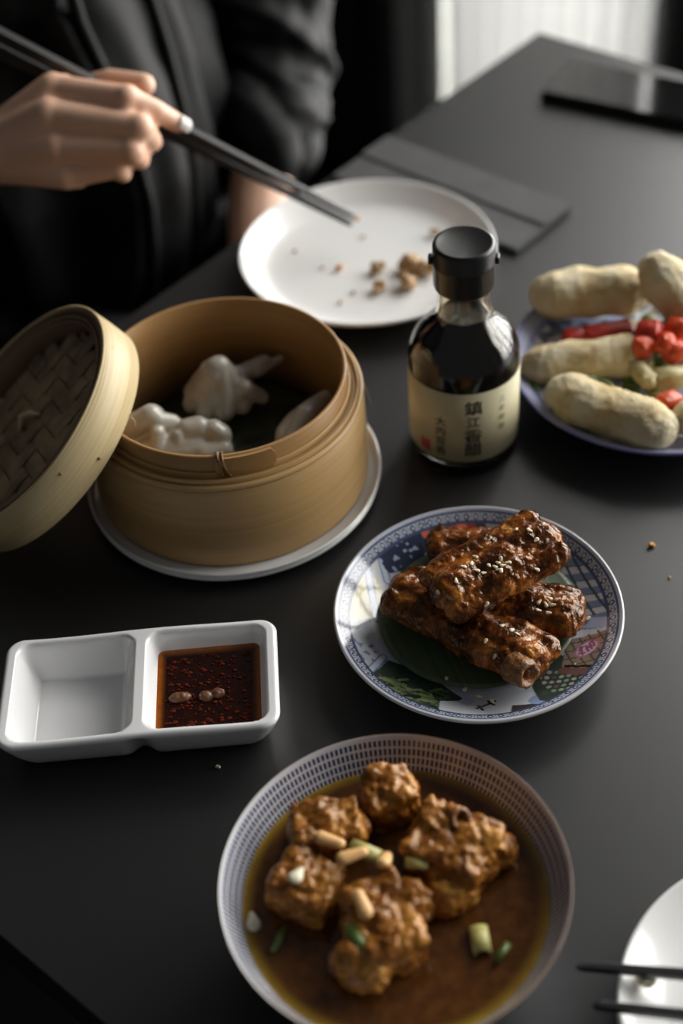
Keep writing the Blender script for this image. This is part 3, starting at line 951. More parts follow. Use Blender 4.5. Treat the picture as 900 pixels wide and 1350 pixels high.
# flakes afloat: hundreds of specks
v, f = [], []
for k in range(260):
    x, y = random.uniform(-.0225, .0225), random.uniform(-.024, .023)
    s = random.choice((.0004, .0006, .0008, .0008, .0013)) ; a = random.uniform(0, 6.3); m0 = len(v)
    for i in range(5):
        b = a + i * 1.2566
        v.append((x + s * math.cos(b) * 1.4, y + s * math.sin(b), .0002))
    v.append((x, y, .0006))
    f += [(m0 + i, m0 + (i + 1) % 5, m0 + 5) for i in range(5)] + [(m0 + 4, m0 + 3, m0 + 2, m0 + 1, m0)]
fl = obj('chilli_flakes', pydata('flakes', v, f), 'flake', oil); fl['kind'] = 'stuff'
def bean(px, py, rx, ry, rz, rot, mat, label, two=False):
    pr = [('e', (px, py, DC.z + zs + .0006), (rx, ry, rz), (0, 0, rot))]
    if two: pr = [('e', (px - rx * .5, py - .0006, zs + .0006), (rx * .6, ry, rz)), ('e', (px + rx * .5, py + .0008, zs + .0006), (rx * .58, ry * .9, rz))]
    me = lump(pr, .0005, 2, ((.0004, 500, 'n'),), 4)
    lump_obj('bean', me, mat, label, 'bean')
bean(-.0925, .4740, .0062, .0033, .0024, .1, 'bean', 'smooth oval brown bean floating in the chilli oil')
bean(-.0757, .4740, .0066, .0034, .0026, .1, 'bean', 'lumpy split brown bean floating in the chilli oil', True)

# ------------------------------------------------------------------ noodle bowl with braised meat
WC = Vector((.0095, .3340, 0))
prof = smooth_profile([(0, .012), (.030, .0125), (.050, .020), (.062, .031), (.070, .042), (.0762, .0545)], 8) + [(.0766, .0552), (.0769, .0550), (.0769, .0542)] + \
    smooth_profile([(.0763, .052), (.0715, .040), (.063, .0275), (.050, .0150), (.036, .0085), (.034, .0070)], 6) + [(.034, 0), (.031, 0), (.030, .006), (0, .006)]
tag(obj('soup_bowl', lathe(prof, 192), 'bowl', loc=WC), 'round bowl with blue dashed inner rim full of brown broth', 'bowl')
zs2 = .0388
rb = .0678
nr, na = 40, 128
prof2 = [(rb * i / nr, 0) for i in range(nr + 1)]
me = lathe(prof2, na); co = coords(me); rr = np.hypot(co[:, 0], co[:, 1])
t = np.clip((rb - rr) / .0055, 0, 1)[:, None] ** .6
vcolor(me, np.array((.42, .27, .03)) * (1 - t) + np.array((.060, .021, .005)) * t)
tag(obj('broth', me, 'broth', loc=WC + Vector((0, 0, zs2))), 'brown braising broth filling the blue dashed bowl', 'broth')

def rock(c, half, rot, seed, voxel=.0011, extra=(), amp=.0026):
    pr = [('b', c, (half[0] * .80, half[1] * .80, half[2] * .85), rot), ('e', c, half, rot)] + list(extra)
    return lump(pr, voxel, 3, ((amp, 90, 'n'), (amp * .5, 210, 'ridge'), (amp * .22, 520, 'n')), seed)
chunks = [
    ('smaller square chunk of braised meat beside the bowl wall', (-.0295, .3385, .0440), (.0170, .0155, .0125), (0, .15, -.5), ()),
    ('chunk of braised meat with folded skin and a peanut on it', (-.0180, .3650, .0470), (.0185, .0130, .0125), (0, 0, .1), ()),
    ('dark knobbly chunk of braised meat against the far bowl rim', (.0110, .3800, .0455), (.0140, .0120, .0135), (0, 0, .3), (('e', (.0085, .3870, .0540), (.0095, .0050, .0060)),)),
    ('big chunk of braised meat with a hollow bone end', (.0370, .3500, .0470), (.0225, .0190, .0130), (0, 0, -.55), (('e', (.0550, .3490, .0460), (.0100, .0090, .0090)), ('e', (.0330, .3330, .0430), (.0120, .0120, .0110)))),
    ('long braised meat strip with a green onion sliver on it', (.0030, .3160, .0450), (.0160, .0230, .0130), (0, 0, .35), (('e', (.0160, .3260, .0460), (.0110, .0100, .0100)), ('e', (-.0080, .2990, .0450), (.0140, .0100, .0090), (0, 0, -.6)))),
]
meats = []
for i, (lab, c, h, ro, ex) in enumerate(chunks):
    me = rock(c, h, ro, i + 11, extra=ex)
    meats.append(lump_obj('meat_chunk', me, 'meat', lab, 'meat', 'braised meat chunks in the bowl'))
bonep = [(.0400, .3600, .0560), (.0405, .3615, .0635)]
v = lathe([(0, .0), (.0048, 0), (.0050, .0040), (.0046, .0082), (.0036, .0086), (.0026, .0076), (.0016, .0050), (0, .0045)], 20)
b = obj('bone_end', v, 'bone', meats[3]); b.location = Vector((.0395, .3600, .0545)) - meats[3].location; b.rotation_euler = (.5, .3, 0); b.scale = (1.0, 1.15, 1)

BVHS = []
def bvh_of(objs):
    out = []
    for o in objs:
        m = o.matrix_basis
        me = o.data
        out.append(BVHTree.FromPolygons([m @ x.co for x in me.vertices], [tuple(p.vertices) for p in me.polygons]))
    return out
def drop(x, y, trees, floor, top=.3):
    z, nrm = floor, Vector((0, 0, 1))
    for t in trees:
        h = t.ray_cast(Vector((x, y, top)), Vector((0, 0, -1)))
        if h[0] is not None and h[0].z > z: z, nrm = h[0].z, h[1]
    if nrm.z < 0: nrm = -nrm
    return Vector((x, y, z)), nrm
mt = bvh_of(meats)
def place(o, x, y, trees, floor, spin, lift, tilt=.8):
    p, nr_ = drop(x, y, trees, floor)
    nr_ = (nr_ * tilt + Vector((0, 0, 1)) * (1 - tilt)).normalized()
    o.rotation_mode = 'QUATERNION'
    o.rotation_quaternion = Vector((0, 0, 1)).rotation_difference(nr_) @ Matrix.Rotation(spin, 3, 'Z').to_quaternion()
    o.location = p + nr_ * lift
    return o
def almond_mesh(l, w, h, curve=0):
    me = lump([('c', (-l * .3, 0, 0), (l * .3, curve, 0), w, w * .75)], w * .22, 1)
    me.transform(Matrix.Diagonal((1, 1, h / w, 1)))
    return me
am = almond_mesh(.0150, .0034, .0024, .0015)
for lab, x, y, sp_ in (('long curved peanut half standing on the middle of the braised meat', .0070, .3390, 1.2), ('orange peanut half on the folded skin chunk', -.0175, .3520, -.6),
                     ('peanut half wedged beside the pale onion stalk', -.0075, .3435, .1), ('peanut half lying on the long meat strip', -.0045, .3200, 1.7)):
    o = tag(obj('peanut', am, 'almond'), lab, 'peanut', 'peanuts on the braised meat')
    place(o, x, y, mt, .0555, sp_, .0030, .5)
sm_ = lump([('c', (-.0028, 0, 0), (.0026, .0008, 0), .0034, .0012)], .0006, 1); sm_.transform(Matrix.Diagonal((1, 1, .45, 1)))
o = tag(obj('garlic_slice', sm_, 'garlic'), 'triangular pale garlic slice on the smaller square chunk', 'garlic'); place(o, -.0315, .3365, mt, zs2, .9, .0009)
o = tag(obj('garlic_slice', sm_, 'garlic'), 'pale garlic slice floating by the bowl wall', 'garlic'); place(o, -.0535, .3285, [], zs2, 1.6, .0006)
def onion(l, rad, th_=.0007):
    n = 14; v, f = [], []
    for i, z in enumerate((-l / 2, 0, l / 2)):
        for k in range(n):
            a = 2 * math.pi * k / n
            for r_ in (rad, rad - th_): v.append((z, r_ * math.cos(a) * 1.15, r_ * math.sin(a) * .8))
    for i in range(2):
        for k in range(n):
            a, b_ = i * 2 * n + 2 * k, i * 2 * n + 2 * ((k + 1) % n)
            f += [(a, b_, b_ + 2 * n, a + 2 * n), (a + 1, a + 1 + 2 * n, b_ + 1 + 2 * n, b_ + 1)]
    for i in (0, 2):
        for k in range(n):
            a, b_ = i * 2 * n + 2 * k, i * 2 * n + 2 * ((k + 1) % n); f.append((a, a + 1, b_ + 1, b_) if i == 0 else (a, b_, b_ + 1, a + 1))
    return pydata('onion', v, f)
on = onion(.0115, .0033)
for lab, x, y, sp_, mat, me_ in (('short green onion tube floating in open broth', .0440, .3085, 1.6, 'pale_green', onion(.0125, .0036)), ('pale onion stalk lying across the chunks beside the peanuts', -.0020, .3480, -.55, 'pale_green', onion(.014, .0030)),
                           ('cut onion tube resting on the big bone chunk', .0200, .3400, -.15, 'pale_green', onion(.0100, .0026)), ('green onion sliver tucked into the long meat strip', -.0085, .3060, 2.0, 'green', onion(.013, .0026)),
                           ('thin green onion sliver afloat beside the onion tube', .0525, .3020, .9, 'green', onion(.010, .0014, .0004)), ('thin green shred sunk in broth below the square chunk', -.0425, .3170, 1.1, 'green', onion(.012, .0013, .0004))):
    o = tag(obj('green_onion', me_, mat), lab, 'green onion'); place(o, x, y, mt, .0535 if 'across' in lab or 'resting' in lab else zs2, sp_, .0015, .5)

# ------------------------------------------------------------------ glazed ribs
lv, lf = [], []
nr, na = 16, 96
for i in range(nr + 1):
    for j in range(na):
        a = 2 * math.pi * j / na
        Rl = .0545 * (1 + .035 * math.cos(2 * (a - .5)))
        rr = Rl * i / nr
        z = .0002 + .05 * max(0, rr - .048) ** 1.0 * 1.0 + .0003 * math.sin(9 * a) * (i / nr) ** 2
        lv.append((rr * math.cos(a), rr * math.sin(a), z))
for i in range(nr):
    for j in range(na):
        lf.append((i * na + j, i * na + (j + 1) % na, (i + 1) * na + (j + 1) % na, (i + 1) * na + j))
lfo = obj('banana_leaf', pydata('leaf', lv, lf), 'leaf', loc=(.0712, .5230, .0092))
s_ = lfo.modifiers.new('thick', 'SOLIDIFY'); s_.thickness = .0006
tag(lfo, 'round cut dark green leaf under the glazed ribs', 'leaf')
def rib(lab, p0, p1, w, h, seed, extra=(), tilt=0):
    p0, p1 = Vector(p0), Vector(p1); d = p1 - p0; c = (p0 + p1) / 2
    az = math.atan2(d.y, d.x); el = -math.atan2(d.z, math.hypot(d.x, d.y))
    rot = (tilt, el, az)
    L_ = d.length / 2
    pr = [('b', c, (L_ * .96, w * .74, h * .74), rot), ('c', p0.lerp(p1, .08), p1.lerp(p0, .08), h * .95, h * .98)]
    side = Vector((-math.sin(az), math.cos(az), 0))
    pr += [('c', p0.lerp(p1, .06) + side * w * .62, p1.lerp(p0, .06) + side * w * .62, h * .62, h * .70), ('c', p0.lerp(p1, .06) - side * w * .62, p1.lerp(p0, .06) - side * w * .62, h * .70, h * .60)]
    me = lump(pr + list(extra), .0010, 3, ((.0026, 60, 'n'), (.0007, 170, 'ridge'), (.0004, 480, 'n')), seed)
    return lump_obj('glazed_rib', me, 'rib', lab, 'rib', 'glazed ribs piled on the leaf')
ribs = [
    rib('long glazed rib at the bottom of the pile with a bone end showing', (.0270, .5340, .0235), (.0975, .4700, .0235), .0160, .0118, 21),
    rib('dark glazed rib lying across the top of the pile, thick with sesame', (.0470, .5040, .0470), (.1100, .5350, .0520), .0215, .0115, 22, tilt=-.12),
    rib('short amber glazed rib poking out from under the pile', (.0780, .5180, .0235), (.1185, .5040, .0225), .0150, .0115, 23),
    rib('glazed rib half hidden at the back of the pile', (.0530, .5660, .0215), (.0850, .5600, .0215), .0095, .0105, 24),
]
bd = Vector((.58, -.76, .25)).normalized()
bn = lathe(smooth_profile([(0, .0052), (.0022, .0056), (.0040, .0078), (.0056, .0092), (.0072, .0082), (.0080, .0050), (.0080, -.004)], 4), 40)
for q_ in bn.vertices:
    k_ = noise.noise(q_.co * 260); q_.co += Vector((q_.co.x, q_.co.y, .004)).normalized() * (.0011 * k_ + .0005 * noise.noise(q_.co * 700))
b = obj('bone_end', bn, 'bone', ribs[0]); b.location = Vector((.0835, .4665, .0270)) - ribs[0].location
b.rotation_mode = 'QUATERNION'; b.rotation_quaternion = Vector((0, 0, 1)).rotation_difference(bd)
b['label'] = 'round browned bone end'
rt_ = bvh_of(ribs)
seed_me = lump([('c', (-.0009, 0, 0), (.0009, 0, 0), .00118, .00068)], .00028, 1); seed_me.transform(Matrix.Diagonal((1, 1, .55, 1)))
def seeds(pts, lab, floor, trees, grp):
    for x, y in pts:
        o = tag(obj('sesame_seed', seed_me, 'sesame'), lab, 'sesame seed', grp)
        place(o, x, y, trees, floor, random.uniform(0, 6.3), .0004, .9)
SEEDS_TOP = [(.0468,.4985),(.0607,.5105),(.0655,.5130),(.0675,.5085),(.0715,.5065),(.0745,.5105),(.0770,.5080),(.0790,.5110),(.0810,.5125),(.0785,.5050),(.0815,.5075),(.0800,.5045),(.0840,.5095),(.0985,.5300),(.0920,.5330),(.1010,.5245),(.0705,.4925),(.0560,.5020),(.0680,.5180)]
SEEDS_LOW = [(.0835,.4865),(.0790,.4900),(.0860,.4830),(.0730,.4740),(.0690,.4820),(.0905,.4790)]
SEEDS_R = [(.1010,.5060),(.1040,.5040),(.1065,.5080),(.1000,.5010),(.1080,.5030),(.1110,.5060),(.1050,.4990),(.0990,.5090)]
SEEDS_P = [(.0570,.4700,.0096),(.0640,.4640,.0096),(.1180,.4800,.0096),(.1240,.4720,.0130),(.1270,.4790,.0145),(.1290,.5100,.0110),(.0480,.4770,.0096),(.0700,.4600,.0096),(.0795,.4530,.0096)]
seeds(SEEDS_TOP, 'pale sesame seed stuck to the dark rib on top of the pile', .01, rt_, 'sesame seeds on the top rib')
seeds(SEEDS_LOW, 'pale sesame seed stuck to the long bottom rib', .01, rt_, 'sesame seeds on the bottom rib')
seeds(SEEDS_R, 'pale sesame seed stuck to the short amber rib', .01, rt_, 'sesame seeds on the short rib')
for x, y, z in SEEDS_P:
    seeds([(x, y)], 'pale sesame seed fallen onto the leaf or printed plate', z, rt_, 'sesame seeds fallen beside the ribs')

# ------------------------------------------------------------------ fried rolls
def roll(lab, p0, p1, r0, r1, seed, squash=.85):
    p0, p1 = Vector(p0), Vector(p1)
    d = (p1 - p0).normalized()
    me = lump([('c', p0 + d * r0 * .75, p1 - d * r1 * .75, r0, r1), ('c', p0 + d * r0 * .35, p1 - d * r1 * .35, r0 * .82, r1 * .82)], .0011, 6, ((.0020, 55, 'n'), (.0007, 200, 'n'), (.0004, 620, 'n')), seed)
    return lump_obj('fried_roll', me, 'roll', lab, 'roll', 'pale fried rolls on the blue plate')
rolls = [
    roll('thick fried roll lying at the back of the blue plate', (.1445, .7780, .0345), (.2120, .7745, .0345), .0165, .0170, 31),
    roll('fried roll propped upright on its end beside the red peppers', (.2150, .7640, .0600), (.2440, .7290, .0330), .0165, .0170, 32),
    roll('slender fried roll in the middle touching the red peppers', (.1275, .7170, .0245), (.2010, .7120, .0300), .0125, .0135, 33),
    roll('front fried roll with a green onion shred on it', (.1400, .6850, .0270), (.1990, .6400, .0265), .0160, .0160, 34),
    roll('fried roll at the plate edge beside the orange pepper piece', (.2120, .6480, .0270), (.2620, .6650, .0270), .0150, .0150, 35),
]
def bit(lab, c, half, rot, mat, cat, seed, name, group):
    me = lump([('e', c, half, rot), ('b', c, tuple(h * .74 for h in half), rot)], min(half) * .16, 2, ((min(half) * .22, 1 / (max(half) * 1.2), 'n'),), seed)
    return lump_obj(name, me, mat, lab, cat, group)
pg = 'chopped peppers between the rolls'
bit('long dark red pepper strip between the back and middle rolls', (.1850, .7440, .0230), (.0200, .0095, .0085), (0, 0, .05), 'red', 'pepper', 41, 'red_pepper', pg)
bit('dark red pepper lump behind the middle roll', (.1650, .7470, .0200), (.0110, .0080, .0080), (0, 0, .2), 'red', 'pepper', 42, 'red_pepper', pg)
for i, (x, y, z, m_) in enumerate(((.2070, .7230, .0460, 'red'), (.1985, .7085, .0440, 'orange'), (.2120, .7080, .0460, 'orange'), (.2220, .7180, .0480, 'orange'), (.2030, .7160, .0500, 'red'), (.2180, .7030, .0420, 'orange'))):
    bit(['crimson pepper dice on top of the chopped heap', 'orange red pepper dice at the end of the middle roll', 'bright orange red pepper dice in the middle of the heap', 'orange pepper dice leaning on the upright roll', 'small crimson pepper dice behind the orange ones', 'orange pepper dice above the soft onion'][i],
        (x, y, z - .006), (.0088, .0070, .0076), (.3 * i, .2, .7 * i), m_, 'pepper', 43 + i, 'pepper_dice', pg)
bit('orange red pepper piece between the front rolls', (.2060, .6640, .0300), (.0090, .0070, .0060), (0, .2, .5), 'orange', 'pepper', 51, 'red_pepper', pg)
og = 'soft onion pieces under the peppers'
bit('soft onion curl in front of the pepper dice', (.1960, .6930, .0290), (.0070, .0130, .0070), (0, 0, .3), 'leek', 'onion', 52, 'onion_piece', og)
bit('wide soft onion piece at the plate middle', (.2130, .6890, .0270), (.0140, .0080, .0080), (0, 0, .1), 'leek', 'onion', 53, 'onion_piece', og)
bit('pale onion piece beside the upright roll', (.2220, .7380, .0280), (.0100, .0070, .0060), (0, 0, .2), 'leek', 'onion', 54, 'onion_piece', og)
gg = 'green onion bits among the rolls'
bit('green onion bit under the back roll', (.1920, .7530, .0190), (.0100, .0050, .0040), (0, 0, .3), 'green', 'green onion', 55, 'green_onion', gg)
bit('green onion bit at the near end of the middle roll', (.1290, .7040, .0160), (.0040, .0060, .0040), (0, 0, .3), 'green', 'green onion', 56, 'green_onion', gg)
bit('green onion bits heap between middle and front rolls', (.1810, .6870, .0170), (.0130, .0060, .0050), (0, 0, -.4), 'green', 'green onion', 57, 'green_onion', gg)
bit('green onion piece right of the orange dice', (.2300, .7050, .0320), (.0080, .0080, .0070), (0, 0, -.4), 'pale_green', 'green onion', 58, 'green_onion', gg)
for i in range(40):
    a = random.uniform(.165, .235); b_ = random.uniform(.668, .762)
    mc = random.choice(['green', 'leek', 'pale_green', 'green'])
    bit({'green': 'chopped dark green onion bit under the rolls and peppers', 'leek': 'chopped cream onion bit under the rolls and peppers', 'pale_green': 'chopped yellow green onion bit under the rolls and peppers'}[mc], (a, b_, .0135 + .005 * random.random()), (random.uniform(.006, .010), random.uniform(.004, .006), .004), (random.uniform(-.3, .3), 0, random.uniform(0, 3)), mc, 'filling', 100 + i, 'chopped_filling', 'chopped ' + mc.replace('_', ' ') + ' filling between the rolls')
tr_ = bvh_of(rolls)
v = []
for i in range(9):
    t = i / 8
    p, nn = drop(.1590 + .0130 * t, .6830 - .0120 * t + .002 * math.sin(3 * t), tr_, .02)
    v.append(p + nn * .0008)
tag(obj('onion_shred', tube(v, [.0008, .0012, .0014, .0014, .0014, .0014, .0013, .0012, .0008], 8), 'green'), 'dark green onion shred lying on the front roll', 'green onion')

# ------------------------------------------------------------------ leftovers on the white plate, crumbs
def crumb(lab, c, s, seed, mat='crumb', parts=5, grp='leftover food on the white plate', name='food_scrap', cat='food scrap'):
    rnd = random.Random(seed)
    pr = [('e', (c[0] + rnd.uniform(-1, 1) * s * .55, c[1] + rnd.uniform(-1, 1) * s * .55, c[2] + s * .45 + rnd.uniform(0, .4) * s), tuple(s * rnd.uniform(.4, .6) for _ in range(3))) for _ in range(parts)]
    pr.append(('e', (c[0], c[1], c[2] + s * .42), (s * .7, s * .7, s * .42)))
    me = lump(pr, s * .09, 1, ((s * .12, 1.2 / s, 'n'),), seed)
    return lump_obj(name, me, mat, lab, cat, grp)
zp = .0064
crumb('largest brown meat scrap on the crumbed white plate', (.0630, .8600, zp), .0105, 61)
crumb('brown meat scrap beside the largest one, next to the bottle cap', (.0760, .8560, zp), .0090, 62)
crumb('small brown meat scrap off to one side of the scrap heap', (.0405, .8610, zp), .0058, 63)
crumb('tiny brown meat scrap at the near end of the scrap heap', (.0410, .8380, zp), .0058, 64)
crumb('brown meat scrap in front of the largest one', (.0610, .8380, zp), .0085, 65)
crumb('orange crumb alone on the white plate', (.0135, .8690, zp), .0032, 66, 'orange_crumb')
gt = 'tiny crumbs scattered on the white plate'
for i, (x, y) in enumerate(((.0335, .9080), (.0120, .8270), (-.0180, .8960), (.0220, .8380), (.0010, .8720))):
    crumb('tiny pale crumb scattered on the white plate', (x, y, zp - .0003), .0017 + .0004 * (i % 2), 70 + i, 'crumb', 3, gt, 'crumb', 'crumb')
crumb('brown smear of food on the far slope of the white plate', (.0870, .9020, zp + .001), .0040, 79, 'crumb', 4)
ct = 'crumbs on the black table'
crumb('orange crumb on the black table beyond the printed plate', (.1778, .5711, 0), .0022, 80, 'orange_crumb', 4, ct, 'crumb', 'crumb')
crumb('tiny crumb on the black table near the orange one', (.1826, .5450, 0), .0012, 81, 'crumb', 3, ct, 'crumb', 'crumb')
crumb('pale sliver crumb on the black table below the sauce dish', (-.0742, .4399, 0), .0016, 82, 'garlic', 3, ct, 'crumb', 'crumb')
crumb('pale morsel between the chopsticks on the corner plate', (.1145, .2955, .0150), .0052, 83, 'garlic', 4, None, 'food_scrap', 'food scrap')

# ------------------------------------------------------------------ chopsticks
def stick(lab, p0, p1, r0, r1, grp):
    """p0 thick end, p1 tip"""
    p0, p1 = Vector(p0), Vector(p1)
    me = tube([p0, p0.lerp(p1, .55), p0.lerp(p1, .985), p1], [r0, (r0 + r1) / 2 * 1.05, r1, r1 * .7], square=True)
    me.transform(Matrix.Translation(-p0))
    o = tag(obj('chopstick', me, 'lacquer', loc=p0, smooth=False), lab, 'chopstick', grp)
    bv = o.modifiers.new('bevel', 'BEVEL'); bv.width = .0006; bv.segments = 2
    return o
A0, A1 = Vector((-.2220, .9000, .2080)), Vector((.0281, .9012, .0289))
B0, B1 = Vector((-.2240, .9035, .1950)), Vector((.0254, .8958, .0261))
stick('upper black chopstick held against the index finger', A0, A1, .0058, .0027, 'chopsticks held in the hand')
stick('lower black chopstick held under the index finger', B0, B1, .0058, .0027, 'chopsticks held in the hand')
stick('black chopstick laid across the corner plate, beyond the pale morsel', (.2900, .2640, .0255), (.0852, .3025, .0225), .0042, .0026, 'chopsticks laid on the corner plate')
stick('black chopstick laid across the corner plate, nearer the table edge', (.2850, .2420, .0255), (.0890, .2840, .0225), .0042, .0026, 'chopsticks laid on the corner plate')
crumb('morsel caught at the tip of the held chopsticks', (.0290, .9015, .0255), .0026, 84, 'orange_crumb', 4, None, 'food_scrap', 'food scrap')

# ------------------------------------------------------------------ napkin and tablet
def quad_slab(pts, z0, z1, bevel=0):
    bm = bmesh.new()
    lo = [bm.verts.new((x, y, z0)) for x, y in pts]; hi = [bm.verts.new((x, y, z1)) for x, y in pts]
    n = len(pts)
    bm.faces.new(lo[::-1]); bm.faces.new(hi)
    for i in range(n): bm.faces.new((lo[i], lo[(i + 1) % n], hi[(i + 1) % n], hi[i]))
    bmesh.ops.recalc_face_normals(bm, faces=bm.faces)
    if bevel: bmesh.ops.bevel(bm, geom=list(bm.edges), offset=bevel, segments=2, affect='EDGES')
    return bm_mesh(bm)
nk = thing('folded_napkin', 'charcoal folded cloth napkin lying behind the white plate', 'napkin', (.12, .96, 0))
NP = [(.0650, 1.0560), (.1950, .9300), (.1440, .8760), (.0140, 1.0020)]
def npart(name, pts, z0, z1):
    me = quad_slab(pts, z0, z1, .0012); me.transform(Matrix.Translation((-.12, -.96, 0))); return obj(name, me, 'napkin', nk, smooth=False)
npart('lower_layer', NP, .0005, .0055)
lerp = lambda a, b, t: (a[0] + (b[0] - a[0]) * t, a[1] + (b[1] - a[1]) * t)
npart('folded_flap', [lerp(NP[0], NP[3], .02), lerp(NP[1], NP[2], .02), lerp(NP[1], NP[2], .50), lerp(NP[0], NP[3], .50)], .0056, .0070)
tbp = [(.1975, 1.1030), (.2320, 1.1560), (.3860, 1.0560), (.3515, 1.0030)]
tc = (.29, 1.08)
tab = thing('tablet', 'glossy black tablet lying near the far table end', 'tablet', (tc[0], tc[1], 0))
def tabp(name, pts, z0, z1, mat, bev):
    me = quad_slab(pts, z0, z1, bev); me.transform(Matrix.Translation((-tc[0], -tc[1], 0))); return obj(name, me, mat, tab, smooth=False)
tabp('case', tbp, .0, .0085, 'black_plastic', .0015)
ins = lambda p, k: (p[0] + (tc[0] - p[0]) * k, p[1] + (tc[1] - p[1]) * k)
tabp('screen', [ins(p, .03) for p in tbp], .0086, .0094, 'gloss_black', 0)

# ------------------------------------------------------------------ chair and person
ch = thing('chair', 'black wooden chair the person sits on', 'chair', W(.70, -1.0, FLOOR))
def cpart(name, *a):
    me = tbox(*a, .006); me.transform(Matrix.Translation(-Vector(ch.location))); return obj(name, me, 'chair', ch, smooth=False)
cpart('seat', .49, .91, -1.18, -.76, -.360, -.325)
for a in (.51, .85):
    for b_ in (-1.16, -.82):
        cpart('leg', a, a + .04, b_, b_ + .04, FLOOR, -.360)
cpart('backrest', .50, .90, -1.20, -1.17, -.05, .25)
for a in (.52, .84): cpart('post', a, a + .035, -1.195, -1.165, -.335, .0)

V3 = lambda x, y, z: Vector((x, y, z))
# right hand, joint by joint (world coordinates)
hand = dict(
    wrist=V3(-.2246, .8669, .123),
    i=[V3(-.1655, .8770, .1600), V3(-.1162, .8575, .1600), V3(-.0985, .8590, .1478), V3(-.0866, .8640, .1358)],
    m=[V3(-.1680, .8580, .1525), V3(-.1090, .8400, .1480), V3(-.1045, .8520, .1310), V3(-.1175, .8720, .1235)],
    r=[V3(-.1655, .8450, .1362), V3(-.1160, .8325, .1362), V3(-.1135, .8470, .1215), V3(-.1280, .8670, .1170)],
    l=[V3(-.1615, .8385, .1190), V3(-.1270, .8345, .1240), V3(-.1265, .8470, .1120), V3(-.1390, .8640, .1080)],
    t=[V3(-.2030, .8950, .1230), V3(-.1660, .9130, .1350), V3(-.1320, .9060, .1470), V3(-.1080, .8935, .1500)],
)
fr = dict(i=(.0118, .0094, .0082, .0068), m=(.0120, .0096, .0083, .0070), r=(.0112, .0090, .0080, .0068), l=(.0100, .0080, .0072, .0062), t=(.0135, .0115, .0098, .0078))
PR = []
for k in 'imrl':
    js = hand[k]
    for a in range(3):
        PR.append(('c', js[a], js[a + 1], fr[k][a] * .88, fr[k][a + 1] * .92))
    PR.append(('e', js[1], (fr[k][1] * 1.0,) * 3))
    PR.append(('c', hand['wrist'].lerp(js[0], .15), js[0], .0150, fr[k][0] * 1.0))
    inn = js[0] + V3(.004, .012, -.006)
    PR.append(('c', hand['wrist'].lerp(inn, .25), inn, .0165, .0105))
for a, b_ in (('i', 'm'), ('m', 'r'), ('r', 'l')):
    mid0 = hand['wrist'].lerp((hand[a][0] + hand[b_][0]) / 2, .3); PR.append(('c', mid0, (hand[a][0] + hand[b_][0]) / 2 + V3(0, .004, -.002), .016, .0100))
js = hand['t']
for a in range(3): PR.append(('c', js[a], js[a + 1], fr['t'][a], fr['t'][a + 1]))
PR.append(('c', hand['wrist'], js[0], .0190, .0150)); PR.append(('c', js[0], hand['i'][0].lerp(js[1], .5), .013, .008))
r_elbow, r_sh = W(.315, -.885, .085), W(.53, -.945, .30)
l_elbow, l_sh = W(.915, -.885, -.015), W(.875, -.945, .30)
l_wrist = W(.755, -.775, -.118)
PR += [('c', hand['wrist'], r_elbow, .0235, .036), ('c', hand['wrist'] + V3(0, 0, .004), hand['wrist'].lerp(r_elbow, .3), .0225, .026), ('c', r_elbow, r_sh, .036, .046)]
PR += [('c', l_wrist, l_elbow, .0245, .038), ('c', l_elbow, l_sh, .038, .046)]
# left hand resting on the lap
pd_ = W(-.25, .9, -.15).normalized() * 1.0
lh = l_wrist + (W(-.035, .045, -.012))
PR.append(('c', l_wrist, lh, .023, .020))
for k in range(4):
    b0 = lh + W(.018 - .013 * k, .012 + .003 * k, -.002)
    b1 = b0 + W(-.018, .030, -.004); b2 = b1 + W(-.010, .018, -.012)
    PR += [('c', lh, b0, .015, .0105), ('c', b0, b1, .0095, .0085), ('c', b1, b2, .0085, .0068)]
PR += [('c', l_wrist + W(.012, .01, 0), lh + W(.028, .012, -.004), .013, .0095), ('c', lh + W(.028, .012, -.004), lh + W(.026, .040, -.012), .0095, .0075)]
# trunk, legs, neck and head
pel, chest, nb = W(.70, -.985, -.20), W(.70, -.965, .16), W(.70, -.965, .33)
PR += [('c', pel + W(-.07, 0, 0), pel + W(.07, 0, 0), .095, .095), ('e', (pel + chest) / 2, (.125, .125, .22)), ('c', chest + W(-.07, 0, .02), chest + W(.07, 0, .02), .095, .095), ('c', r_sh, l_sh, .048, .048), ('c', nb, W(.70, -.955, .40), .052, .047)]
hc = W(.70, -.925, .50)
PR += [('e', hc, (.078, .078, .108)), ('e', hc + W(0, .055, -.055), (.052, .05, .05)), ('e', hc + W(0, -.03, .03), (.080, .082, .085)), ('c', hc + W(0, .088, .012), hc + W(0, .102, -.018), .008, .0125)]
PR += [('e', hc + W(s * .076, -.01, -.005), (.014, .014, .03)) for s in (-1, 1)] + [('c', hc + W(-.018, .084, -.052), hc + W(.018, .084, -.052), .008, .008)]
for s in (-1, 1):
    hip, knee, ank = pel + W(s * .085, 0, -.005), W(.70 + s * .11, -.50, -.215), W(.70 + s * .11, -.54, -.655)
    PR += [('c', hip, knee, .082, .058), ('c', knee, ank, .056, .036), ('c', ank, ank + W(0, .12, -.045), .034, .03)]
ps = thing('person', 'person in a black jacket holding chopsticks over the white plate', 'person', W(.70, -.985, -.30))
def pp(name, me, mat, parent=None):
    base = ps
    me.transform(Matrix.Translation(-Vector(ps.location)))
    return obj(name, me, mat, parent or ps)
body = pp('body', lump(PR, .0020, 2), 'skin')
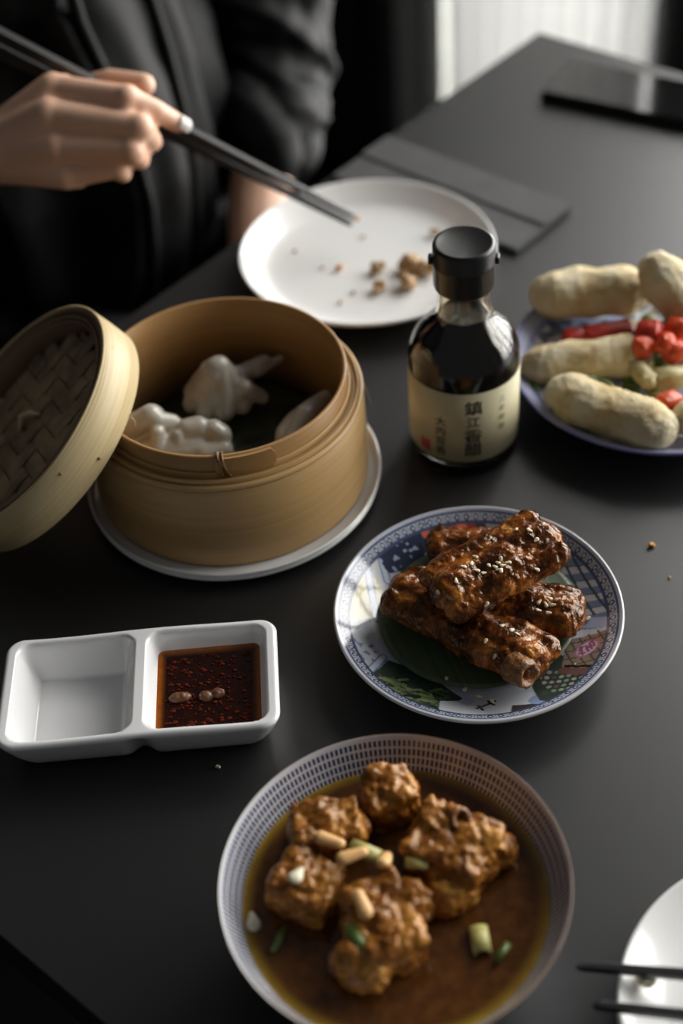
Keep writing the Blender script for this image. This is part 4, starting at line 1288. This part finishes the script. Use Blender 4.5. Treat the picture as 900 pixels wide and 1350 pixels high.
# fingernail on the index finger
tipd = (hand['i'][3] - hand['i'][2]).normalized()
nrm_ = (V3(0, 0, .6) - hand['i'][3]).normalized(); nrm_ = (nrm_ - tipd * nrm_.dot(tipd)).normalized()
nrm_ = (nrm_ + tipd.cross(nrm_) * -.25).normalized()
sx_ = tipd.cross(nrm_)
nv, nf = [], []
for i in range(7):
    for j in range(7):
        s = -1 + j / 3; t = -.55 + 1.15 * i / 6
        wdt = .0050 * math.sqrt(max(1 - max(0, (t - .25) / .42) ** 2 * .6, .1))
        a = s * .75
        nv.append(hand['i'][3] + tipd * (t * .0085 + .0015) + (sx_ * math.sin(a) * wdt * 1.35 + nrm_ * (math.cos(a) * .0070 + .0003 - max(0, t) * .0012)))
for i in range(6):
    for j in range(6): nf.append((i * 7 + j, i * 7 + j + 1, i * 7 + j + 8, i * 7 + j + 7))
nm = pydata('nail', nv, nf)
no = pp('fingernail', nm, 'nail'); s_ = no.modifiers.new('t', 'SOLIDIFY'); s_.thickness = .0008; s_.offset = 0

# jacket with folds
JP = [('c', pel + W(-.075, .005, .03), pel + W(.075, .005, .03), .112, .112), ('e', (pel + chest) / 2 + W(0, .01, 0), (.155, .155, .25)), ('c', chest + W(-.08, 0, .02), chest + W(.08, 0, .02), .112, .112), ('c', r_sh, l_sh, .062, .062),
      ('c', r_sh, r_elbow, .064, .056), ('c', r_elbow, r_elbow.lerp(hand['wrist'], .55), .054, .040), ('c', l_sh, l_elbow, .062, .058), ('c', l_elbow, l_elbow.lerp(l_wrist, .34), .058, .046), ('c', l_elbow.lerp(l_wrist, .30), l_elbow.lerp(l_wrist, .42), .050, .048), ('c', nb + W(0, -.01, -.03), nb + W(0, -.012, .03), .075, .062)]
me = lump(JP, .0045, 4)
co = coords(me); n_ = len(co); nr3 = np.empty(n_ * 3); me.vertices.foreach_get('normal', nr3); nr3 = nr3.reshape(-1, 3)
uu = co @ np.array(UX); vv = co @ np.array(VX); zz = co[:, 2]
off = np.zeros(n_)
arm = (uu > .842) | (uu < .50)
for i in range(n_):
    if arm[i]:
        # sleeve creases run round the arm
        off[i] = .011 * (1 - 2.2 * abs(noise.noise(Vector((uu[i] * 9, vv[i] * 9, zz[i] * 22 + uu[i] * 14))))) + .004 * noise.noise(Vector((uu[i] * 40, vv[i] * 40, zz[i] * 55)))
    else:
        # front hangs in long upright folds
        w_ = noise.noise(Vector((uu[i] * 4, 3.1, zz[i] * 3))) * .35
        off[i] = .016 * (1 - 2 * abs(noise.noise(Vector(((uu[i] + w_ * .12) * 22, 1.7, zz[i] * 1.6))))) + .004 * noise.noise(Vector((uu[i] * 30, vv[i] * 30, zz[i] * 14)))
co += nr3 * off[:, None]
me.vertices.foreach_set('co', co.ravel()); me.update()
jk = pp('jacket', me, 'jacket')
# open front edges of the jacket
for s, z0 in ((-.030, -.28), (.026, -.28)):
    pts = []
    for k in range(12):
        z = z0 + .56 * k / 11
        hd = W(.70 + s * (1 + .8 * (k / 11) ** 2), -.6, z)
        pts.append(hd)
    tree = BVHTree.FromPolygons([Vector(c) for c in co], [tuple(p.vertices) for p in me.polygons])
    hits = []
    for p in pts:
        h = tree.ray_cast(p, -VX)
        if h[0] is not None: hits.append(h[0] + VX * .003)
    if len(hits) > 3: pp('front_edge', tube(hits, .0055, 8), 'jacket', None)
TP = [('c', pel + W(-.08, 0, -.01), pel + W(.08, 0, -.01), .104, .104)]
for s in (-1, 1):
    hip, knee, ank = pel + W(s * .085, 0, -.005), W(.70 + s * .11, -.50, -.215), W(.70 + s * .11, -.54, -.655)
    TP += [('c', hip, knee, .092, .068), ('c', knee, ank, .066, .050)]
pp('trousers', lump(TP, .007, 4, ((.006, 14, 'n'),), 5), 'trousers')
for s in (-1, 1):
    ank = W(.70 + s * .11, -.54, -.69)
    pp('shoe', lump([('c', ank + W(0, -.02, -.012), ank + W(0, .14, -.022), .043, .036), ('c', ank, ank + W(0, 0, .03), .045, .045)], .006, 3), 'black_plastic')
HP = [('e', hc + W(0, -.032, .045), (.090, .092, .085)), ('e', hc + W(0, -.07, -.03), (.085, .06, .11)), ('c', hc + W(-.075, -.02, .0), hc + W(-.08, -.03, -.14), .022, .018), ('c', hc + W(.075, -.02, .0), hc + W(.08, -.03, -.14), .022, .018)]
pp('hair', lump(HP, .005, 3, ((.004, 30, 'n'),), 6), 'hair')
for s in (-1, 1):
    e = bmesh.new(); bmesh.ops.create_uvsphere(e, u_segments=16, v_segments=10, radius=.0125, matrix=Matrix.Translation(hc + W(s * .031, .066, .008)))
    pp('eye', bm_mesh(e), 'eye')
